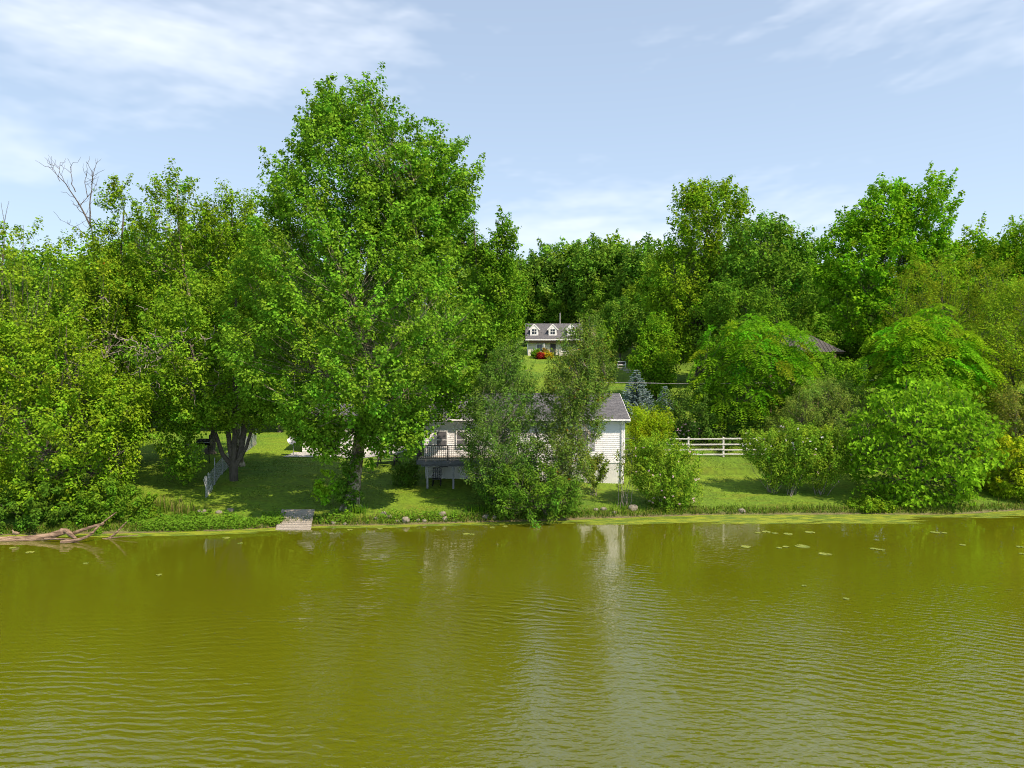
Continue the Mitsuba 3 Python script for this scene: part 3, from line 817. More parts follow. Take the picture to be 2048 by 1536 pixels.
for a in [(1266, 1019, .82, .42, 'large pale flat boulder on the lawn edge below the twiggy shrub'), (1484, 1023, .55, .30, 'rounded grey boulder at the water edge right of the pink flowered shrub'),
          (768, 1029, .5, .30, 'grey rock right of the sycamore roots, uppermost of its heap'), (812, 1042, .62, .40, 'largest whitish rock on the shore between sycamore and clump'), (836, 1042, .3, .22, 'small grey rock just right of the large whitish shore rock'),
          (849, 1043, .34, .2, 'second small grey rock right of the large whitish shore rock'), (778, 1036, .4, .28, 'flat pale rock between sycamore roots and the large whitish rock'), (884, 1030, .6, .34, 'tan upper rock of the pair midway along the shore'),
          (890, 1040, .44, .3, 'dark lower rock of the pair midway along the shore'), (972, 1036, .5, .3, 'dark brown rock at the left foot of the willow clump'), (989, 1037, .42, .28, 'brown rock at the foot of the willow clump, right of the dark one'),
          (752, 1038, .35, .2, 'low rock at the sycamore roots nearest the water'), (795, 1044, .3, .18, 'small rock at the water left of the large whitish rock'), (1192, 1021, .42, .24, 'pale rock right of the willow clump'),
          (1208, 1020, .5, .26, 'wider pale rock next to the one right of the willow clump'), (1229, 1026, .36, .2, 'small rock left of the large flat boulder'), (404, 1026, .6, .36, 'brownish bank rock under the fence corner'),
          (460, 1022, .5, .3, 'grey bank rock right of the fence corner'), (438, 1026, .42, .24, 'small rock between the two bank rocks by the fence'), (668, 1046, .4, .2, 'tan rock at the water just right of the wooden ramp'),
          (690, 1049, .3, .16, 'small tan rock at the water left of the sycamore foot')]:
    rock(*a)

# ---------------------------------------------------------------- algae, lily pads, bank plants
rng = np.random.default_rng(180)
def blob(cx, cy, rx, ry, k=13):
    a = np.linspace(0, 2 * np.pi, k, endpoint=False)
    r = 1 + .45 * (rng.random(k) - .5)
    return shapely.Polygon(np.stack([cx + rx * r * np.cos(a), cy + ry * r * np.sin(a)], 1)).buffer(0)


def wxy(px, py):
    d = CAM_H * F / (py - 768)
    return (px - 1024) * d / F, d


blobs = []
for px0, px1, reach, n in [(-100, 330, 1.3, 90), (330, 560, 1.1, 80), (560, 640, .5, 20), (632, 860, .9, 80), (860, 1180, 1.0, 110), (1180, 1420, 2.2, 230), (1400, 1780, 3.0, 460), (1780, 1990, 1.0, 90), (1940, 2150, 1.9, 120)]:
    for _ in range(n):
        px = px0 + (px1 - px0) * rng.random()
        py = np.interp(px, [a[0] for a in SHORE_PX], [a[1] for a in SHORE_PX])
        x, y = wxy(px, py)
        off = reach * rng.random() ** 1.5
        blobs.append(blob(x, y - off + .25, .35 + .9 * rng.random(), .07 + .20 * rng.random() * (1.15 - off / (reach + .1))))
x0s = np.linspace(-34, 40, 160)
edge = shapely.Polygon([(x, shore_y(x) + .5) for x in x0s] + [(x, shore_y(x) + .10 - .45 * meshkit.fbm(np.array([x * .8, 2., 3.]), 3, 4)) for x in x0s[::-1]]).buffer(0)
film = shapely.union_all(blobs + [edge]).simplify(.02)
ms = []
for gpoly in getattr(film, 'geoms', [film]):
    m = trimesh.creation.extrude_polygon(gpoly, .008, engine='earcut')
    m.apply_translation([0, 0, .003])
    ms.append(m)
tag('algae_mat', cat(ms), 'algae_film', 'yellow-green algae scum floating along the pond edge', 'algae', kind='stuff')
def pad(px, py, r, label, group):
    x, y = wxy(px, py)
    a = np.linspace(.25, 2 * np.pi - .25, 15)
    a = a + rng.random() * 6
    pts = np.vstack([[x, y, .022], np.stack([x + r * np.cos(a), y + r * np.sin(a), .016 + .012 * rng.random(15)], 1)])
    f = np.stack([np.zeros(14, int), np.arange(1, 15), np.arange(2, 16)], 1)
    low = pts - [0, 0, .012]
    f2 = np.vstack([f, f[:, ::-1] + 16])
    rim = np.array([(i, i + 16, i + 17, i + 1) for i in range(1, 15)])
    f2 = np.vstack([f2, rim[:, [0, 1, 2]], rim[:, [0, 2, 3]]])
    tag(numbered('lily_pad'), (np.vstack([pts, low]), f2), 'lily', label, 'lily pad', group=group)


for px, py, w in [(1492, 1094, 17), (1558, 1096, 8), (1572, 1094, 10), (1604, 1093, 24), (1612, 1094, 12), (1646, 1108, 14), (1658, 1109, 8), (1748, 1098, 12), (1762, 1100, 10), (1620, 1065, 16), (1533, 1064, 14), (1550, 1067, 10), (1576, 1068, 14), (1870, 1065, 14), (1888, 1066, 8),
                  (1925, 1090, 8), (1608, 1172, 6), (1692, 1198, 8), (2040, 1094, 10), (2044, 1108, 8), (1515, 1066, 8)]:
    pad(px, py, w * wxy(px, py)[1] / F * .5 + .04, 'flat yellow-green lily pad floating off the right bank', 'lily pads off the right bank')
for px, py, w in [(932, 1068, 12), (944, 1069, 8), (1010, 1053, 8), (985, 1055, 8), (875, 1060, 7), (700, 1060, 8), (760, 1058, 8), (60, 1105, 12), (26, 1096, 10), (172, 1127, 7), (318, 1150, 7), (480, 1087, 8), (452, 1076, 12)]:
    pad(px, py, w * wxy(px, py)[1] / F * .5 + .04, 'small lily pad floating off the left and middle bank', 'lily pads off the left and middle bank')


def blades(n, pts_fn, hmin, hmax, col, lean=.35, w=.018):
    P = np.array([pts_fn() for _ in range(n)])
    x, y = P[:, 0], P[:, 1]
    z = ground_z(x, y) - .02
    h = hmin + (hmax - hmin) * rng.random(n)
    a = rng.random(n) * 6.28
    dx, dy = np.cos(a) * lean * h * rng.random(n), np.sin(a) * lean * h * rng.random(n)
    sx, sy = -np.sin(a) * w, np.cos(a) * w
    S = lambda u, v, q: np.stack([u, v, q], -1)
    V = np.stack([S(x - sx, y - sy, z), S(x + sx, y + sy, z), S(x + dx * .4 + sx * .8, y + dy * .4 + sy * .8, z + h * .6), S(x + dx * .4 - sx * .8, y + dy * .4 - sy * .8, z + h * .6), S(x + dx, y + dy, z + h)], 1)
    Fc = (np.array([[0, 1, 2], [0, 2, 3], [3, 2, 4]])[None] + np.arange(n)[:, None, None] * 5).reshape(-1, 3)
    C = np.array(col)[rng.integers(len(col), size=n)] * (.7 + .6 * rng.random((n, 1)))
    return V.reshape(-1, 3), Fc, np.repeat(C, 5, axis=0)


def near(px, py, sp, sd):
    x, y = wxy(px, py)
    return lambda: (x + rng.normal() * sp, max(y + rng.normal() * sd, shore_y(x) + .02))


for px, py, n, hh, sp, lab in [(322, 1044, 230, 1.0, .5, 'tall pale grass clump on the bank right of the fallen log'), (372, 1046, 150, .75, .35, 'straw coloured grass clump on the bank left of the fence corner'),
                               (712, 1040, 160, .6, .35, 'bright green grass tuft at the foot of the sycamore'), (955, 1036, 120, .5, .4, 'yellow-green grass tuft left of the willow clump'),
                               (1335, 1024, 260, .55, .6, 'dark green grass clump under the pink flowered shrub'), (1255, 1028, 90, .35, .5, 'short grass tuft below the large flat boulder')]:
    t = numbered('grass_clump')
    v, f, col = blades(n, near(px, py, sp, .25), hh * .45, hh, [(.10, .20, .012), (.16, .22, .03), (.30, .27, .09)] if 'pale' in lab or 'straw' in lab else [(.07, .19, .012), (.12, .24, .012)])
    tag(t, (v, f), 'leaf', lab, 'grass clump', kind='stuff', color=col)
# rough bank growth, nobody could count it
def strip():
    px = rng.random() * 2150 - 60
    x, y = wxy(px, np.interp(px, [a[0] for a in SHORE_PX], [a[1] for a in SHORE_PX]))
    return x, y + .05 + abs(rng.normal()) * .45


v, f, col = blades(12000, strip, .06, .34, [(.09, .17, .012), (.14, .21, .016), (.06, .13, .012), (.22, .20, .06)], .8, .016)
tag('bank_grass', (v, f), 'leaf', 'rough grass along the pond bank', 'grass', kind='stuff', color=col)
def creeping():
    px = rng.choice([rng.uniform(240, 560), rng.uniform(630, 1180), rng.uniform(240, 560)])
    x, y = wxy(px, np.interp(px, [a[0] for a in SHORE_PX], [a[1] for a in SHORE_PX]))
    return x, y + .1 + abs(rng.normal()) * .7


P = np.array([creeping() for _ in range(9000)])
m = meshkit.fbm(np.stack([P[:, 0] * .8, P[:, 1] * .8, P[:, 0] * 0], -1), 3, 9) > .47
P = P[m]
z = ground_z(P[:, 0], P[:, 1]) + .02 + .24 * rng.random(len(P)) ** 1.5
v, f, col = leaf_mesh(np.c_[P, z], unit(rng.normal(size=(len(P), 3)) * .5 + [0, -.3, 1]), unit(rng.normal(size=(len(P), 3))), .13, .10, leaf_colors(rng, len(P), (.08, .175, .014)))
tag('bank_undergrowth', (v, f), 'leaf', 'low leafy weeds creeping over the bank stones', 'undergrowth', kind='stuff', color=col)

LX, LY = rng.uniform(-26, 30, 70000), rng.uniform(39, 54, 70000)
ok = (LY > shore_y(LX) + .5) & ~((LX > -6.6) & (LX < 8.2) & (LY > 45.4)) & (meshkit.noise(np.stack([LX * 1.3, LY * 1.3, LX * 0 + 4.], -1), 5) > .42)
lawn_spots = iter(np.stack([LX, LY], -1)[ok])
lawn_spot = lambda: next(lawn_spots)
v, f, col = blades(16000, lawn_spot, .04, .11, [(.09, .17, .006), (.13, .20, .008), (.07, .14, .006)], .9, .014)
tag('lawn_grass', (v, f), 'leaf', 'longer grass blades standing up in the mown lawn', 'grass', kind='stuff', color=col)

# ---------------------------------------------------------------- the dormered house on the hill
fh = thing('dormered_house', 'cream house with grey roof and three white dormers up on the hill', 'house')
FX0, FX1, FY0 = 2.6, 11.3, 114.0
fz0 = CAM_H - (714 - 768) * FY0 / F
fze = CAM_H - (678 - 768) * 113.4 / F
fzr = CAM_H - (647 - 768) * 117.6 / F
part(fh, 'wall', box(FX0, FX1, FY0, FY0 + 7.2, fz0 - 2.5, fze - .05), 'cream_wall')
part(fh, 'roof', cat([slab2(FX0 - .4, FX1 + .4, FY0 - .7, FY0 + 3.6, fze, fzr, .2), slab2(FX0 - .4, FX1 + .4, FY0 + 7.8, FY0 + 3.602, fze, fzr, .2)]), 'shingles')
part(fh, 'gutter', box(FX0 - .42, FX1 + .42, FY0 - .84, FY0 - .705, fze - .22, fze - .02), 'white_paint')
part(fh, 'porch_beam', box(FX0 - .2, FX1 + .2, FY0 - .5, FY0 - .3, fze - .62, fze - .24), 'brown_trim', 'brown beam under the eaves')
fs = (fzr - fze) / 4.3
for i, px in enumerate((1068.5, 1105.5, 1142.5)):
    x = (px - 1024) * (FY0 + .2) / F
    yd = FY0 + .25
    zb = fze + (yd - FY0 + .7) * fs - .05
    zt, zp = CAM_H - (658 - 768) * yd / F, CAM_H - (648.5 - 768) * yd / F
    dm = part(fh, 'dormer', box(x - .66, x + .66, yd, yd + 2.6, zb - .2, zt), 'white_paint', 'white gabled dormer')
    part(dm, 'gable', cat([trimesh.convex.convex_hull(np.array([(x - .70, y, zt - .01) for y in (yd - .02, yd + 2.6)] + [(x + .70, y, zt - .01) for y in (yd - .02, yd + 2.6)] + [(x, y, zp - .05) for y in (yd - .02, yd + 2.6)]))]), 'white_paint')
    part(dm, 'roof', cat([trimesh.convex.convex_hull(np.array([(x + s * .86, y, zt - .10 - e) for y in (yd - .05, yd + 3.0) for e in (0, .08)] + [(x + s * .001, y, zp + .06 - e) for y in (yd - .05, yd + 3.0) for e in (0, .08)])) for s in (-1, 1)]), 'shingles')
    for s in (-1, 1):
        part(dm, 'bargeboard', bar((x + s * .88, yd - .07, zt - .16), (x + s * .01, yd - .07, zp + .0), .05, .16), 'white_paint')
    z0, z1 = CAM_H - (668 - 768) * yd / F, CAM_H - (658.5 - 768) * yd / F
    part(dm, 'window', box(x - .36, x + .36, yd - .03, yd - .004, z0, z1), 'glass')
    part(dm, 'muntin', cat([box(x - .02, x + .02, yd - .05, yd - .032, z0, z1), box(x - .36, x + .36, yd - .052, yd - .034, (z0 + z1) / 2 - .03, (z0 + z1) / 2 + .03)]), 'white_paint')
for px, w, y0, y1 in ((1079, .8, 702, 689), (1128, .8, 702, 689)):
    x = (px - 1024) * FY0 / F
    window(fh, x - w / 2, x + w / 2, FY0 - .01, CAM_H - (y0 - 768) * FY0 / F, CAM_H - (y1 - 768) * FY0 / F, 'glass', 1, 1, .14)
x = (1106 - 1024) * FY0 / F
part(fh, 'door', chamfer_box(x - .45, x + .45, FY0 - .06, FY0 + .01, fz0 + .1, fz0 + 2.15, .02), 'dark_paint')
for px in (1088, 1122):
    x = (px - 1024) * FY0 / F
    part(fh, 'porch_post', chamfer_box(x - .08, x + .08, FY0 - .48, FY0 - .32, fz0 - .4, fze - .622, .02), 'white_paint')
t = thing('utility_pole', 'pale pole rising behind the roof of the dormered house', 'pole')
x = (1120 - 1024) * 122 / F
part(t, 'pole', joined([tube(np.array([[x, 122, gz(x, 122) - .3], [x, 122, CAM_H - (627 - 768) * 122 / F]]), [.16, .13], 8)]), 'concrete', smooth=True)
for lab, px, py, w, h, col, s in [('red-leaved round shrub below the dormered house', 1081, 722, 1.1, .8, (.24, .03, .022), 190), ('bright yellow round shrub below the dormered house', 1098, 722, 1.4, 1.0, (.30, .26, .012), 191), ('brown-green shrub just under the window of the dormered house', 1091, 710, 1.5, 1.2, (.20, .15, .02), 192),
                                   ('rounded green shrub left of the red one below the dormered house', 1072, 716, 1.5, 1.4, (.10, .21, .012), 193)]:
    r2 = np.random.default_rng(s)
    d = 111.5 - (py - 710) * .15
    t = thing('garden_shrub', lab, 'shrub')
    p0 = W(px, py, d)
    p0[2] = gz(p0[0], d) + h * .5
    dirs = unit(r2.normal(size=(60, 3)))
    c = p0 + dirs * [w / 2, w / 2, h / 2] * .75
    c = c[c[:, 2] > gz(p0[0], d)]
    v, f, cc = puff_leaves(r2, c, c - p0, .26, 26, .2, .14, col, vary=.3, yellow=.1)
    part(t, 'foliage', (v, f), 'leaf', color=cc)
    part(t, 'stem', joined([tube(np.array([[p0[0], d, p0[2] - h * .6], [p0[0], d, p0[2]]]), [.05, .03], 6)]), 'bark')
t = thing('garden_bench', 'white garden bench with dark opening on the hillside right of the dormered house', 'bench')
d = 100.0
x = (1243 - 1024) * d / F
z = gz(x, d)
zt = CAM_H - (729 - 768) * d / F
z = max(z, zt - .95)
part(t, 'seat', chamfer_box(x - .6, x + .6, d - .3, d + .25, z + .36, z + .48, .03), 'white_paint')
part(t, 'backrest', cat([bar((x - .58, d + .26, z + .95), (x + .58, d + .26, z + .95), .07, .10), bar((x - .58, d + .26, z + .48), (x - .58, d + .26, z + .95), .07), bar((x + .58, d + .26, z + .48), (x + .58, d + .26, z + .95), .07)] + [bar((x - .4 + .2 * i, d + .26, z + .48), (x - .4 + .2 * i, d + .26, z + .92), .03) for i in range(5)]), 'white_paint')
part(t, 'cushion', chamfer_box(x - .5, x + .5, d + .14, d + .22, z + .5, z + .86, .04), 'black_metal', 'dark back cushion')
for s in (-1, 1):
    part(t, 'armrest', cat([bar((x + s * .58, d - .28, z + .68), (x + s * .58, d + .25, z + .68), .07), bar((x + s * .58, d - .27, z + .47), (x + s * .58, d - .27, z + .65), .06)]), 'white_paint')
    for e in (-.25, .2):
        part(t, 'leg', bar((x + s * .54, d + e, z - .1), (x + s * .54, d + e, z + .36), .07), 'white_paint')
pxs = [(1243, 100.2), (1250, 98.6), (1256, 97.2), (1262, 95.8)]
for i, (px, d) in enumerate(pxs):
    x = (px - 1024) * d / F
    z = gz(x, d)
    tag(numbered('stepping_stone'), chamfer_box(x - .65, x + .65, d - .5, d + .5, z - .1, z + .05, .03), 'stone_path', 'flat grey stone slab on the slope below the white bench', 'stone slab', group='stone slabs below the white bench')

# pavilion on the right hillside
pv = thing('garden_pavilion', 'brown wooden pavilion with ribbed metal roof half hidden by trees on the right', 'pavilion')
d = 66.0
Xe = (1691 - 1024) * d / F
Ze, Zp = CAM_H - (704 - 768) * d / F, CAM_H - (671 - 768) * (d + 2.2) / F
X0 = Xe - 7.4
Xp0, Xp1, Yp = X0 + 2.6, (1622 - 1024) * (d + 2.2) / F, d + 2.2
zg = gz(Xe - 3, d + 2)
rp = part(pv, 'roof', trimesh.convex.convex_hull(np.array([(X0, d, Ze), (Xe, d, Ze), (X0, d + 4.4, Ze), (Xe, d + 4.4, Ze), (Xp0, Yp, Zp), (Xp1, Yp, Zp)])), 'roof_metal', 'dark ribbed metal roof')
for i in range(22):
    x = Xe - .15 - i * .33
    if x < X0:
        break
    u = min(1, (Xe - x) / (Xe - Xp1))
    part(rp, 'rib', bar((x, d - .02, Ze + .02), (x, d + 2.2 * u, Ze + (Zp - Ze) * u + .02), .045, .04), 'roof_metal')
for x in (X0 + .4, Xe - .9, Xe - 4.0):
    for y in (d + .3, d + 4.0):
        part(pv, 'post', chamfer_box(x - .12, x + .12, y - .12, y + .12, gz(x, y) - .3, Ze - .14, .02), 'brown_wood')
part(pv, 'beam', cat([box(X0 + .1, Xe - .1, d + .2, d + .36, Ze - .138, Ze - .003), box(X0 + .1, Xe - .1, d + 3.9, d + 4.1, Ze - .138, Ze - .003)]), 'brown_wood')
part(pv, 'back_wall', box(X0 + .55, Xe - 1.05, d + 3.98, d + 4.05, gz(X0, d + 4) - .3, Ze - .14), 'brown_wood')

# overhead cables
def cable(label, a, b, sag, r):
    u = np.linspace(0, 1, 30)[:, None]
    p = np.array(a) * (1 - u) + np.array(b) * u
    p[:, 2] -= (4 * sag * u * (1 - u))[:, 0]
    tag(numbered('overhead_cable'), tube(p, np.full(30, r), 5), 'cable_grey', label, 'cable', smooth=True)


scene['cable_grey'] = principled((.30, .30, .31), .6)
cable('thin overhead cable crossing the dark wood right of the dormered house', W(1120, 649, 122), W(1420, 640, 92), .5, .035)
cable('lower overhead cable running past the blue spruce towards the pavilion', W(1180, 764, 63.5), W(1800, 758, 63.5), .25, .025)
# ---------------------------------------------------------------- trees by the pond
GREEN, YELLOW, OLIVE, DARK, FRESH = (.108, .230, .017), (.135, .232, .014), (.105, .150, .028), (.058, .125, .016), (.13, .28, .012)
tree('sycamore_tree', 'tallest tree, bright green sycamore with mottled trunk beside the wooden ramp',
     [([(170, 725, 765), (200, 660, 790), (240, 592, 812), (300, 562, 835), (400, 540, 865), (500, 510, 900), (560, 476, 940), (640, 458, 990), (720, 462, 985), (780, 480, 960), (830, 530, 890), (870, 575, 820)], 0, 1.0),
      ([(178, 640, 672), (212, 622, 690), (265, 600, 700)], .6, .05),
      ([(210, 690, 770), (300, 640, 840), (400, 590, 870), (500, 560, 900), (600, 540, 930)], -1.2, .28),
      ([(340, 530, 560), (400, 525, 600), (470, 525, 620)], .6, .04),
      ([(250, 868, 890), (282, 835, 905), (330, 815, 940), (380, 800, 945), (440, 800, 925), (500, 800, 890)], 1.0, .15),
      ([(280, 790, 830), (330, 770, 860), (400, 740, 900), (480, 740, 910), (540, 760, 920)], -.8, .13),
      ([(345, 930, 955), (400, 895, 945), (440, 870, 930)], -.5, .04),
      ([(840, 560, 700), (880, 590, 690), (915, 640, 690)], -2.0, .07),
      ([(820, 700, 860), (870, 710, 850), (905, 740, 840)], -1.0, .12),
      ([(740, 850, 960), (790, 850, 965), (835, 850, 940)], 2.0, .06)],
     42.0, 703, .42, GREEN, 1330, rc=.64, per=74, L=.17, Wd=.155, seed=4, bark='pale_bark', crown_py=850, top=(745, 165, 42), n_limbs=26, leaf_kw=dict(stretch=1.5, up=.8, shoots=.7, flat=.72), edge=.28, limb=.22)
# ivy up the sycamore's trunk and suckers at its foot
rng = np.random.default_rng(5)
c = np.array([W(703 + rng.normal() * 14, y, 42 - .45 - .25 * rng.random()) for y in np.linspace(905, 1012, 26)])
v, f, col = puff_leaves(rng, c, np.tile([[0, -1., 0]], (len(c), 1)), .36, 46, .14, .13, (.06, .14, .012), up=-.1)
part('sycamore_tree', 'ivy', (v, f), 'leaf', 'ivy climbing the lower trunk', color=col)
c = np.array([W(x, y, 41.5) for x, y in [(655, 985), (640, 965), (660, 950), (672, 975), (650, 1000), (636, 985), (740, 930), (690, 1035), (705, 1040), (715, 1036), (675, 1036)]])
v, f, col = puff_leaves(rng, c, np.tile([[0, -1., 0]], (len(c), 1)), .42, 60, .2, .19, FRESH)
part('sycamore_tree', 'low_shoots', (v, f), 'leaf', kind='stuff', color=col)

# the mass of trees on the left
tree('left_bank_tree', 'multi-stemmed tree with dark forked trunk standing by the wire fence',
     [([(560, 400, 540), (600, 330, 580), (680, 290, 600), (760, 280, 590), (820, 300, 560), (860, 350, 540)], 0, 1.0), ([(820, 330, 430), (870, 315, 385), (960, 335, 412)], -1.5, .14),
      ([(790, 480, 640), (850, 500, 630)], -1.2, .12)],
     46.0, 468, .42, (.118, .228, .015), 360, rc=.66, per=76, L=.18, Wd=.14, leaf_kw=dict(flat=.75), seed=11, crown_py=880, foot_d=46.5, n_limbs=20, trunk=False)
# its trunk: four stems from one stool
rng = np.random.default_rng(12)
stems = []
b = np.array([W(468, 980, 46.5)[0], 46.5, gz(W(468, 980, 46.5)[0], 46.5) - .3])
for k, (px, py, dx, r) in enumerate([(425, 850, -.15, .17), (452, 830, 0, .2), (492, 840, .1, .24), (515, 820, .15, .13), (470, 760, .05, .2)]):
    e = W(px, py, 46.2 + .4 * (k % 3))
    e2 = W(px + (px - 468) * 1.1, py - 170, 46.5 - .6 * (k % 2))
    p = np.array([b + [dx * .2, 0, 0], b + [dx, -.05 * k, 1.3], b * .55 + e * .45 + [dx * .8, 0, .25], e, e * .5 + e2 * .5 + [0, 0, .2], e2])
    stems.append(tube(p, [.24, .19, r * .85, r * .75, r * .6, r * .35], 9))
for k in range(30):                                   # bare dead twigs that hang inside the crown
    a0 = W(250 + 300 * rng.random(), 640 + 150 * rng.random(), 44.6 + 2 * rng.random())
    e = a0 + np.array([rng.normal() * 1.1, -.6 - .8 * rng.random(), rng.normal() * .7 - .3])
    stems.append(tube(limb_path(rng, a0, e, .2, 6, .22), np.linspace(.05, .014, 6), 4))
part('left_bank_tree', 'trunk', joined(stems), 'bark', smooth=True)
rng = np.random.default_rng(13)
tw = []
for k in range(130):
    a0 = np.array([W(305 + 75 * rng.normal(), 705, 43.2)[0], 42.6 + 1.2 * rng.random(), W(0, 712 + 42 * rng.normal(), 43.2)[2]])
    e = a0 + np.array([rng.normal() * .8, -.3 * rng.random(), rng.normal() * .55 - .25])
    tw.append(tube(limb_path(rng, a0, e, .25 * rng.normal(), 6, .3), np.linspace(.036, .014, 6), 4))
part('left_bank_tree', 'dead_branch', joined(tw), 'twig', 'pale dead twigs hanging bare in the crown', smooth=True, kind='stuff')

tree('far_left_tree', 'broad yellowish green tree at the left edge of the pond bank',
     [([(462, -60, 110), (490, -180, 190), (560, -240, 250), (660, -260, 260), (760, -260, 250), (840, -240, 240), (900, -200, 180)], 0, 1.0)],
     46.5, -30, .35, YELLOW, 520, rc=.66, per=66, L=.18, Wd=.13, seed=21, n_limbs=20, leaf_kw=dict(autumn=.0008))
tree('leaning_tree', 'narrow tufted tree on the left rising above the yellowish crown beside dead branches',
     [([(352, 225, 250), (375, 195, 262), (420, 190, 255), (450, 185, 235), (500, 165, 250), (580, 150, 300), (680, 150, 330)], 0, 1.0)],
     50.0, 240, .2, (.125, .215, .012), 170, rc=.52, per=58, L=.18, Wd=.13, seed=22, n_limbs=16, edge=.4)
tree('slender_tree', 'slender tree with pale bare stem showing, third treetop from the left',
     [([(355, 305, 365), (385, 285, 410), (430, 275, 425), (500, 265, 440), (600, 260, 450), (680, 270, 450)], 0, 1.0)],
     50.5, 372, .2, (.115, .215, .012), 250, rc=.58, per=54, L=.18, Wd=.14, seed=23, n_limbs=18, bark='pale_bark', edge=.42)
tree('slender_tree', 'green tree with spiky top directly left of the tallest sycamore',
     [([(370, 440, 460), (395, 410, 500), (450, 400, 545), (540, 400, 580), (640, 410, 590)], 0, 1.0)],
     51.0, 480, .22, (.12, .22, .012), 230, rc=.6, per=56, L=.18, Wd=.14, seed=24, n_limbs=16, bark='pale_bark', edge=.42)
tree('waterside_tree', 'low spreading tree whose branches hang over the fallen log',
     [([(640, 20, 120), (690, -30, 190), (760, -50, 250), (840, -50, 280), (900, -40, 265), (960, -30, 270), (1010, 0, 260)], 0, 1.0), ([(780, 190, 300), (850, 180, 290), (920, 200, 270)], .8, .25)],
     41.0, 150, .24, (.125, .23, .012), 520, rc=.56, per=64, L=.17, Wd=.13, seed=25, n_limbs=22, foot_d=41.5, inner=.4)
tree('inner_tree', 'dense green tree filling the gap behind the yellowish tree on the left',
     [([(540, 120, 330), (600, 80, 400), (700, 80, 420), (800, 90, 400), (860, 150, 340)], 0, 1.0)],
     52.5, 270, .25, (.085, .185, .012), 260, rc=.85, per=70, L=.2, Wd=.16, seed=26, n_limbs=14)
tree('second_lawn_tree', 'tree with brown trunk beside the black barbecue on the lawn',
     [([(700, 340, 520), (760, 320, 540), (820, 340, 520)], 0, 1.0)], 57.0, 420, .3, (.09, .19, .012), 120, rc=.85, per=70, L=.2, Wd=.16, seed=27, foot_d=57, n_limbs=10)
tree('garden_tree', 'green tree behind the sycamore with a thin tuft rising right of it',
     [([(440, 1005, 1025), (470, 985, 1035), (520, 945, 1035), (580, 930, 1045), (680, 930, 1035), (740, 930, 1030)], 0, 1.0), ([(430, 905, 935), (460, 880, 960), (520, 890, 970)], .5, .25)],
     54.0, 985, .22, (.085, .19, .012), 290, rc=.62, per=58, L=.2, Wd=.15, seed=28, n_limbs=16, edge=.38)
# dead leafless tree above the left crowns
rng = np.random.default_rng(31)
t = thing('dead_tree', 'leafless dead tree reaching into the sky at the upper left', 'tree')
px = [((200, 640), (188, 470), (182, 455), .14), ((182, 455), (150, 390), (95, 335), .07), ((182, 455), (178, 400), (185, 325), .06), ((150, 385), (143, 350), (135, 330), .035), ((182, 440), (160, 425), (140, 405), .035),
      ((176, 395), (168, 370), (170, 345), .03), ((120, 362), (108, 340), (104, 330), .022), ((135, 372), (126, 350), (118, 332), .022), ((183, 370), (188, 345), (186, 330), .022), ((160, 410), (172, 385), (176, 360), .022),
      ((181, 480), (160, 455), (138, 448), .025)]
pieces = []
for a, b, e, r in px:
    p = np.array([W(*a, 51.0), W(*b, 51.0), W(*e, 51.0)]) + np.array([[0, 0, 0], [0, rng.normal() * .3, 0], [0, rng.normal() * .6, 0]])
    q = np.array([(1 - u) ** 2 * p[0] + 2 * u * (1 - u) * p[1] + u * u * p[2] for u in np.linspace(0, 1, 9)]) + rng.normal(size=(9, 3)) * .03
    pieces.append(tube(q, np.linspace(r, max(r * .25, .012), 9), 6))
    for k in range(5):
        s0 = q[rng.integers(3, 9)]
        pieces.append(tube(limb_path(rng, s0, s0 + np.array([rng.normal() * .45, rng.normal() * .3, .3 + .5 * rng.random()]), .05, 4, .2), np.linspace(.017, .009, 4), 4))
part(t, 'trunk', joined(pieces), 'bark', smooth=True)
t = thing('dead_tree', 'thin bare dead sapling at the left frame edge above the yellowish tree', 'tree')
pieces = []
for a, b, e, r in [((5, 640), (4, 480), (8, 440), .05), ((6, 470), (10, 430), (18, 402), .03), ((8, 440), (4, 420), (2, 405), .02), ((45, 640), (46, 490), (47, 450), .03), ((46, 480), (42, 465), (40, 450), .015)]:
    p = np.array([W(*a, 50.0), W(*b, 50.0), W(*e, 50.0)])
    q = np.array([(1 - u) ** 2 * p[0] + 2 * u * (1 - u) * p[1] + u * u * p[2] for u in np.linspace(0, 1, 7)])
    pieces.append(tube(q, np.linspace(r, .01, 7), 5))
part(t, 'trunk', joined(pieces), 'bark', smooth=True)

# the clump before the house
tree('willow_tree', 'grey-green small tree right of the deck hiding the middle of the white house',
     [([(685, 1005, 1045), (735, 965, 1070), (800, 932, 1084), (870, 918, 1086), (940, 918, 1086), (1000, 955, 1075), (1030, 985, 1070)], 0, 1.0)],
     42.6, 1030, .09, (.084, .168, .026), 560, rc=.42, per=52, L=.16, Wd=.055, seed=41, bark='twig', n_limbs=20, inner=.35, leaf_kw=dict(stretch=1.5, vary=.4, yellow=.25), edge=.36)
tree('willow_tree', 'tall thin willow-like tree with pale stem in front of the house, right of the clump',
     [([(635, 1160, 1190), (670, 1132, 1212), (720, 1100, 1226), (790, 1078, 1218), (860, 1074, 1198), (930, 1070, 1186), (990, 1080, 1170), (1025, 1085, 1150)], 0, 1.0)],
     42.2, 1128, .09, (.104, .176, .028), 560, rc=.42, per=48, L=.16, Wd=.06, seed=42, bark='pale_bark', n_limbs=22, inner=.35, leaf_kw=dict(stretch=1.5, vary=.4, yellow=.35, autumn=.012), edge=.40, crown_py=960)
